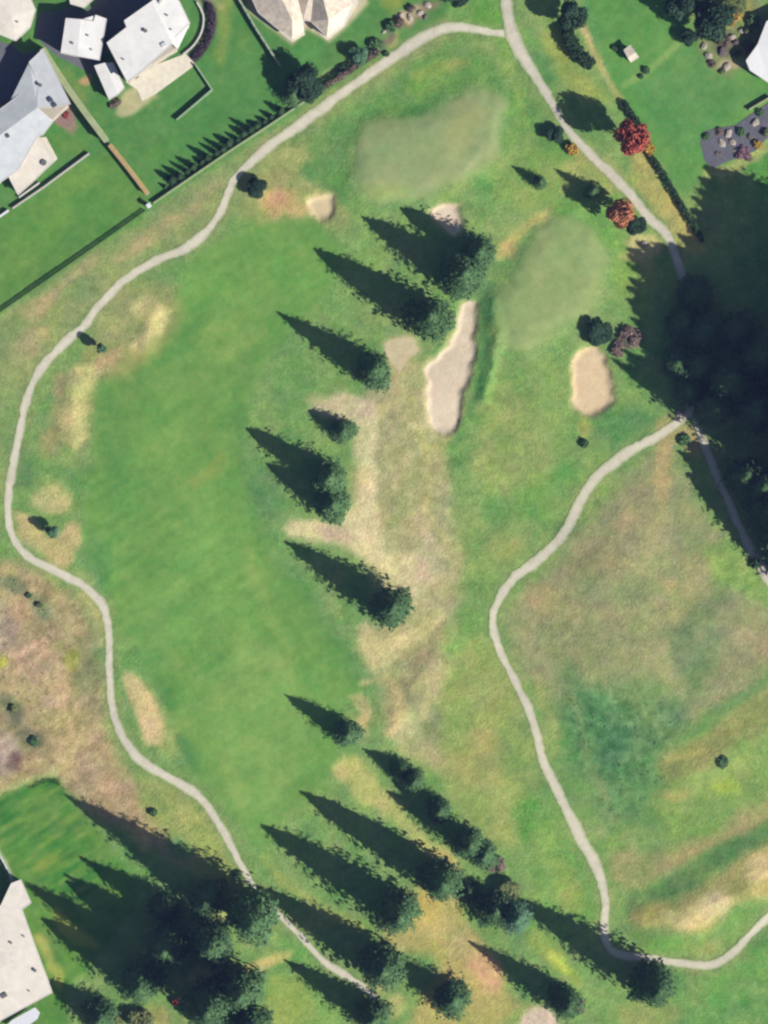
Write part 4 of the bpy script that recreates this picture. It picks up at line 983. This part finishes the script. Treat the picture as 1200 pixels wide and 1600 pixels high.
# ------------------------------------------------------------------ houses
def house(label, roofs, foot, wh, mat=M_WROOF, vents=(), extra=None, th=.22, door_edge=None, name='house', cat='house', win=True):
    """roofs: facets of (x, y, height) on the site map; foot: footprint on the site map"""
    cx = sum(p[0] for p in foot) / len(foot); cy = sum(p[1] for p in foot) / len(foot)
    root = empty(name, cx, cy, label, cat); ox, oy, oz = root.location
    W = [(wx(p[0]) - ox, wy(p[1]) - oy) for p in foot]
    bm = bmesh.new(); prism(bm, W, -.3, wh); bmesh.ops.triangulate(bm, faces=[f for f in bm.faces if len(f.verts) > 4])
    bm_obj('wall', bm, M_STUCCO, root)
    bm = bmesh.new(); bf = bmesh.new()
    for fc in roofs:
        pts = [(wx(p[0]) - ox, wy(p[1]) - oy, p[2]) for p in fc]
        n = len(pts)
        hi = [bm.verts.new(p) for p in pts]; lo = [bm.verts.new((p[0], p[1], p[2] - th)) for p in pts]
        bm.faces.new(hi); bm.faces.new(lo[::-1])
        for i in range(n): bm.faces.new((hi[i], hi[(i + 1) % n], lo[(i + 1) % n], lo[i]))
    bmesh.ops.triangulate(bm, faces=[f for f in bm.faces if len(f.verts) > 4])
    roof = bm_obj('roof', bm, mat, root)
    # eaves trim round the outline of the roof, except where facets meet
    edges = {}
    for fc in roofs:
        for i in range(len(fc)):
            a, b = fc[i], fc[(i + 1) % len(fc)]; k = tuple(sorted([(round(a[0]), round(a[1])), (round(b[0]), round(b[1]))]))
            edges.setdefault(k, []).append((a, b))
    bm = bmesh.new()
    for k, l in edges.items():
        if len(l) > 1: continue
        a, b = l[0]; p = Vector((wx(a[0]) - ox, wy(a[1]) - oy, a[2] + .03)); q = Vector((wx(b[0]) - ox, wy(b[1]) - oy, b[2] + .03)); d = q - p
        if d.length < .3: continue
        m = Matrix.Translation((p + q) / 2 - Vector((0, 0, .11))) @ d.to_track_quat('X', 'Z').to_matrix().to_4x4() @ Matrix.Diagonal((d.length, .14, .27, 1))
        bmesh.ops.create_cube(bm, size=1, matrix=m)
    bm_obj('fascia', bm, M_FASCIA, root)
    for (vx, vy, vz, vr, vh) in vents:
        bm = bmesh.new(); tube(bm, (0, 0, -.2), (0, 0, vh), vr, vr, 12); tube(bm, (0, 0, vh), (0, 0, vh + .08), vr * 1.5, vr * 1.3, 12)
        v = bm_obj('roof_vent', bm, M_VENT, root); v.location = (wx(vx) - ox, wy(vy) - oy, vz)
    n = len(W)
    for i in range(n):
        if not win: break
        a, b = Vector(W[i]), Vector(W[(i + 1) % n]); d = b - a
        if d.length < 3.2: continue
        nw = int(d.length / 4.2) or 1; ang = math.atan2(d.y, d.x)
        cen = Vector((sum(p[0] for p in W) / n, sum(p[1] for p in W) / n)); nor = Vector((d.y, -d.x)).normalized()
        area = sum(W[j][0] * W[(j + 1) % n][1] - W[(j + 1) % n][0] * W[j][1] for j in range(n))
        if area < 0: nor = -nor
        for k in range(nw):
            c = a + d * (k + .5) / nw + nor * .03
            if door_edge == i and k == 0:
                bm = bmesh.new(); box(bm, 0, 0, 0, 2.1, 1.0, .08, 0, .01); dr = bm_obj('door', bm, M_DWOOD, root); dr.location = (c.x, c.y, .02); dr.rotation_euler = (0, 0, ang)
                bm = bmesh.new(); box(bm, .38, 0, .95, 1.05, .12, .2, 0, .01); bm_obj('handle', bm, M_VENT, dr); continue
            bm = bmesh.new(); w_, h_ = 1.5, 1.2
            for s in (-1, 1): box(bm, s * w_ / 2, 0, 0, h_, .08, .1)
            box(bm, 0, 0, -.06, 0, w_ + .16, .14); box(bm, 0, 0, h_, h_ + .08, w_ + .16, .1); box(bm, 0, 0, 0, h_, .05, .08)
            f = bm_obj('window', bm, M_FASCIA, root); f.location = (c.x, c.y, .95); f.rotation_euler = (0, 0, ang)
            bm = bmesh.new(); box(bm, 0, 0, 0, h_, w_ - .09, .03); bm_obj('pane', bm, M_GLASS, f)
    if extra: extra(root, ox, oy, oz)
    return root
def inset(poly, d=3.0):
    cx = sum(p[0] for p in poly) / len(poly); cy = sum(p[1] for p in poly) / len(poly)
    return [(p[0] + (cx - p[0]) * d / max(1, math.hypot(p[0] - cx, p[1] - cy)), p[1] + (cy - p[1]) * d / max(1, math.hypot(p[0] - cx, p[1] - cy))) for p in poly]

# big white house
def exB(root, ox, oy, oz):
    bm = bmesh.new(); box(bm, 0, 0, 0, .35, 1.2, .9, .55, .03); o = bm_obj('skylight', bm, M_GROOF, root); o.location = (wx(258) - ox, wy(75) - oy, 6.75)
    bm = bmesh.new(); box(bm, 0, 0, 0, .6, .9, .7, .55, .03); o = bm_obj('chimney', bm, M_CROOF, root); o.location = (wx(254) - ox, wy(9) - oy, 6.7)
house('large white flat roofed house inside the curved purple brown hedge',
  [[(170,72,6.3),(201,48,6.6),(197,38,6.6),(240,8,6.9),(272,74,6.9),(225,116,6.5),(202,133,6.2)], [(240,8,6.9),(262,-14,6.8),(283,8,6.6),(299,42,6.4),(277,62,6.6),(280,82,6.5),(272,74,6.9)]],
  inset([(170,72),(201,48),(197,38),(240,8),(262,-14),(283,8),(299,42),(277,62),(280,82),(225,116),(202,133)]), 5.95, M_WROOF, [(230,54,6.7,.32,.5),(264,30,6.75,.16,.4),(196,98,6.3,.14,.4),(270,52,6.7,.14,.3)], exB, door_edge=9)
house('square white roofed house with a small corner block beside the dark gap',
  [[(106,33,5.2),(129,35,5.5),(124,92,5.5),(98,87,5.2)], [(129,35,5.5),(149,38,5.3),(152,28,5.3),(169,34,5.2),(158,98,5.2),(124,92,5.5)]],
  inset([(106,33),(149,38),(152,28),(169,34),(158,98),(98,87)]), 4.9, M_WROOF, [(140,60,5.3,.16,.4),(116,72,5.35,.2,.3),(146,82,5.2,.14,.4)])
house('small white outbuilding between the square house and the large white house',
  [[(149,105,2.9),(164,101,3.1),(186,150,3.1),(172,158,2.9)], [(164,101,3.1),(178,100,2.9),(196,139,2.9),(186,150,3.1)]],
  inset([(149,105),(178,100),(196,139),(172,158)], 2), 2.65, M_WROOF, name='outbuilding', cat='shed', win=False)
house('cream roofed house cut by the top corner of the picture',
  [[(-60,40,3.8),(-20,-20,4.3),(22,30,4.4),(27,67,3.8),(0,56,3.8),(-10,62,3.8)], [(-20,-20,4.3),(10,-30,4.0),(48,-4,3.8),(58,18,3.8),(50,45,3.8),(27,67,3.8),(22,30,4.4)]],
  inset([(-60,40),(-20,-20),(10,-30),(48,-4),(58,18),(50,45),(27,67),(0,56)]), 3.5, M_CROOF, [(30,38,4.1,.15,.4)])
house('pale roof corner of a house reaching in at the top edge',
  [[(104,-30,3.6),(160,-30,3.6),(148,2,3.4),(133,15,3.3),(112,9,3.3)]], inset([(104,-30),(160,-30),(148,2),(133,15),(112,9)]), 3.05, M_CROOF, win=False)
# left house: grey slope away from the sun, cream slope and terrace towards it
def exD(root, ox, oy, oz):
    for (x, y) in ((82,160),(88,168)):
        bm = bmesh.new(); box(bm, 0, 0, 0, .5, 1.1, .9, .55, .03); o = bm_obj('roof_unit', bm, M_SOLAR, root); o.location = (wx(x) - ox, wy(y) - oy, 5.2)
    bm = bmesh.new(); box(bm, 0, 0, 0, .7, .8, .8, .55, .03); o = bm_obj('chimney', bm, M_DROCK, root); o.location = (wx(16) - ox, wy(216) - oy, 5.4)
house('long house with a grey upper roof slope beside the thick pale green topped wall',
  [[(-80,232,4.7),(17,164,4.7),(62,129,4.7),(48,101,4.6),(70,80,4.6),(113,166,5.0),(84,172,5.5),(62,172,5.9),(0,218,5.9),(-60,262,5.9)],
   [(-60,262,5.9),(0,218,5.9),(62,172,5.9),(86,193,5.1),(70,214,5.1),(62,216,5.1),(32,268,4.8),(-40,318,4.6)]],
  inset([(-80,232),(17,164),(62,129),(48,101),(70,80),(113,166),(86,193),(62,216),(32,268),(-40,318)], 5), 4.3, M_GROOF, [(66,137,5.0,.32,.6)], exD)
house('low cream roofed annex behind the short inner retaining wall',
  [[(2,252,2.9),(32,234,3.1),(62,214,3.0),(70,222,3.0),(86,253,2.8),(54,285,2.7),(30,306,2.6)]],
  inset([(2,252),(32,234),(62,214),(70,222),(86,253),(54,285),(30,306)], 3), 2.3, M_CROOF, [(70,256,2.8,.5,.35)], name='annex', cat='annex', win=False)
# tan roofed house at the top
house('tan tiled house with two wings at the top edge',
  [[(376,-40,3.0),(420,-40,5.9),(458,38,5.9),(457,64,3.0),(430,44,3.0),(404,22,3.0)], [(420,-40,5.9),(455,-40,3.2),(474,34,3.2),(475,52,3.0),(457,64,3.0),(458,38,5.9)],
   [(455,-40,3.2),(494,-40,5.9),(514,36,5.9),(511,60,3.0),(486,36,3.2),(474,34,3.2)], [(494,-40,5.9),(540,-40,3.0),(552,8,3.0),(536,42,3.0),(511,60,3.0),(514,36,5.9)]],
  inset([(376,-40),(540,-40),(552,8),(536,42),(511,60),(486,36),(474,34),(475,52),(457,64),(404,22)], 4), 2.75, M_TROOF, [(500,8,3.9,.2,.5),(441,20,3.8,.2,.5),(528,12,3.3,.2,.4)])
# bottom-left house
def exE(root, ox, oy, oz):
    bm = bmesh.new(); box(bm, 0, 0, 0, .5, 1.4, 1.0, .5, .03); o = bm_obj('roof_unit', bm, M_VENT, root); o.location = (wx(9) - ox, wy(1552) - oy, 3.75)
house('pale flat roofed house beside the dark south western grove',
  [[(-90,1470,3.9),(-30,1420,4.0),(4,1412,4.0),(20,1378,3.9),(35,1372,3.8),(51,1408,3.8),(37,1418,3.9),(47,1446,3.9),(24,1500,4.15),(-90,1560,4.15)],
   [(-90,1560,4.15),(24,1500,4.15),(47,1446,3.9),(84,1548,3.7),(10,1588,3.7),(-60,1630,3.7)]],
  inset([(-90,1470),(-30,1420),(4,1412),(20,1378),(35,1372),(51,1408),(37,1418),(47,1446),(84,1548),(10,1588),(-60,1630)], 4), 3.4, M_CROOF, [(57,1513,3.85,.28,.5),(20,1470,4.0,.2,.4),(40,1460,3.95,.14,.4),(48,1545,3.8,.14,.3)], exE)
# white canopy on posts
rt = empty('patio_canopy', 34, 1592, 'white canopy on posts at the bottom edge beside the pale house', 'canopy'); ox, oy, oz = rt.location
bm = bmesh.new(); q = [(8,1604),(20,1592),(56,1572),(64,1580),(60,1590),(30,1612)]
prism(bm, [(wx(a) - ox, wy(b) - oy, 2.5 + .01 * (b - 1590)) for a, b in q], 2.35, 2.5); bm_obj('canopy_top', bm, M_WHITE, rt)
for a, b in ((13,1602),(55,1575),(58,1588),(30,1607)):
    bm = bmesh.new(); tube(bm, (0, 0, -.1), (0, 0, 2.4), .06, .06, 10); o = bm_obj('post', bm, M_WHITE, rt); o.location = (wx(a) - ox, wy(b) - oy, 0)
# north-east house
house('bright white roofed house beside the rockery',
  [[(1196,36,2.9),(1290,-10,2.9),(1300,70,3.4),(1230,84,3.4),(1182,72,2.9)], [(1182,72,2.9),(1230,84,3.4),(1300,70,3.4),(1310,170,2.8),(1200,132,2.8),(1170,112,2.8),(1164,97,2.8)]],
  inset([(1196,36),(1290,-10),(1310,170),(1200,132),(1170,112),(1164,97),(1182,72)], 4), 2.5, solid('bright_white_roof', (246,246,246), .03, .5, .5))
# little shed
house('little pale roofed shed on the lawn above the low bank', [[(974,80,1.9),(984,72,1.9),(992,84,2.25),(980,92,2.25)], [(980,92,2.25),(992,84,2.25),(997,91,1.9),(985,99,1.9)]],
  [(976,81),(984,75),(995,91),(985,97)], 1.7, M_TROOF, th=.08, name='garden_shed', cat='shed', win=False)

# ------------------------------------------------------------------ light, sky, camera
w = bpy.data.worlds.new('World'); scene.world = w; w.use_nodes = True
nt = w.node_tree; bg = nt.nodes['Background']; sk = nt.nodes.new('ShaderNodeTexSky'); sk.sky_type = 'NISHITA'; sk.sun_disc = False
az = math.atan2(SUN_DIR[0], SUN_DIR[1])
sk.sun_elevation = R(SUN_EL); sk.sun_rotation = az; sk.altitude = 100
nt.links.new(sk.outputs[0], bg.inputs[0]); bg.inputs[1].default_value = .05
sd = bpy.data.lights.new('sun', 'SUN'); sd.energy = 5.0; sd.angle = R(.5); sd.color = (1, .955, .88)
so = bpy.data.objects.new('sun', sd); C.objects.link(so)
v = Vector((SUN_DIR[0] * math.cos(R(SUN_EL)), SUN_DIR[1] * math.cos(R(SUN_EL)), math.sin(R(SUN_EL))))
so.rotation_euler = v.to_track_quat('Z', 'Y').to_euler(); so.location = v * 300
bm = bmesh.new(); bmesh.ops.create_cube(bm, size=1, matrix=Matrix.Translation((0, 0, 451)) @ Matrix.Diagonal((5200, 5200, 910, 1)))
hm = bpy.data.materials.new('haze'); hm.use_nodes = True; hn = hm.node_tree; hn.nodes.remove(hn.nodes['Principled BSDF'])
pv = hn.nodes.new('ShaderNodeVolumePrincipled'); pv.inputs['Color'].default_value = (.30, .42, 1, 1); pv.inputs['Density'].default_value = .000032
hn.links.new(pv.outputs[0], hn.nodes['Material Output'].inputs['Volume'])
hz_o = bm_obj('haze', bm, hm); hz_o['kind'] = 'stuff'; hz_o['label'] = 'thin blue haze in the air over the whole course'; hz_o['category'] = 'haze'
cd = bpy.data.cameras.new('camera'); cam = bpy.data.objects.new('camera', cd); C.objects.link(cam)
cd.sensor_fit = 'VERTICAL'; cd.sensor_height = 36; HC = 900.0; cd.lens = 36 * HC / 240.0
cd.clip_start = 10; cd.clip_end = 8000; cam.location = (0, 0, HC); cam.rotation_euler = (0, 0, 0); scene.camera = cam
vs = scene.view_settings; vs.view_transform = 'Standard'; vs.look = 'None'; vs.exposure = 1.03; vs.gamma = 1; vs.use_curve_mapping = False
scene.cycles.pixel_filter_type = 'BLACKMAN_HARRIS'; scene.cycles.filter_width = 2.4
scene.cycles.max_bounces = 4; scene.cycles.diffuse_bounces = 1
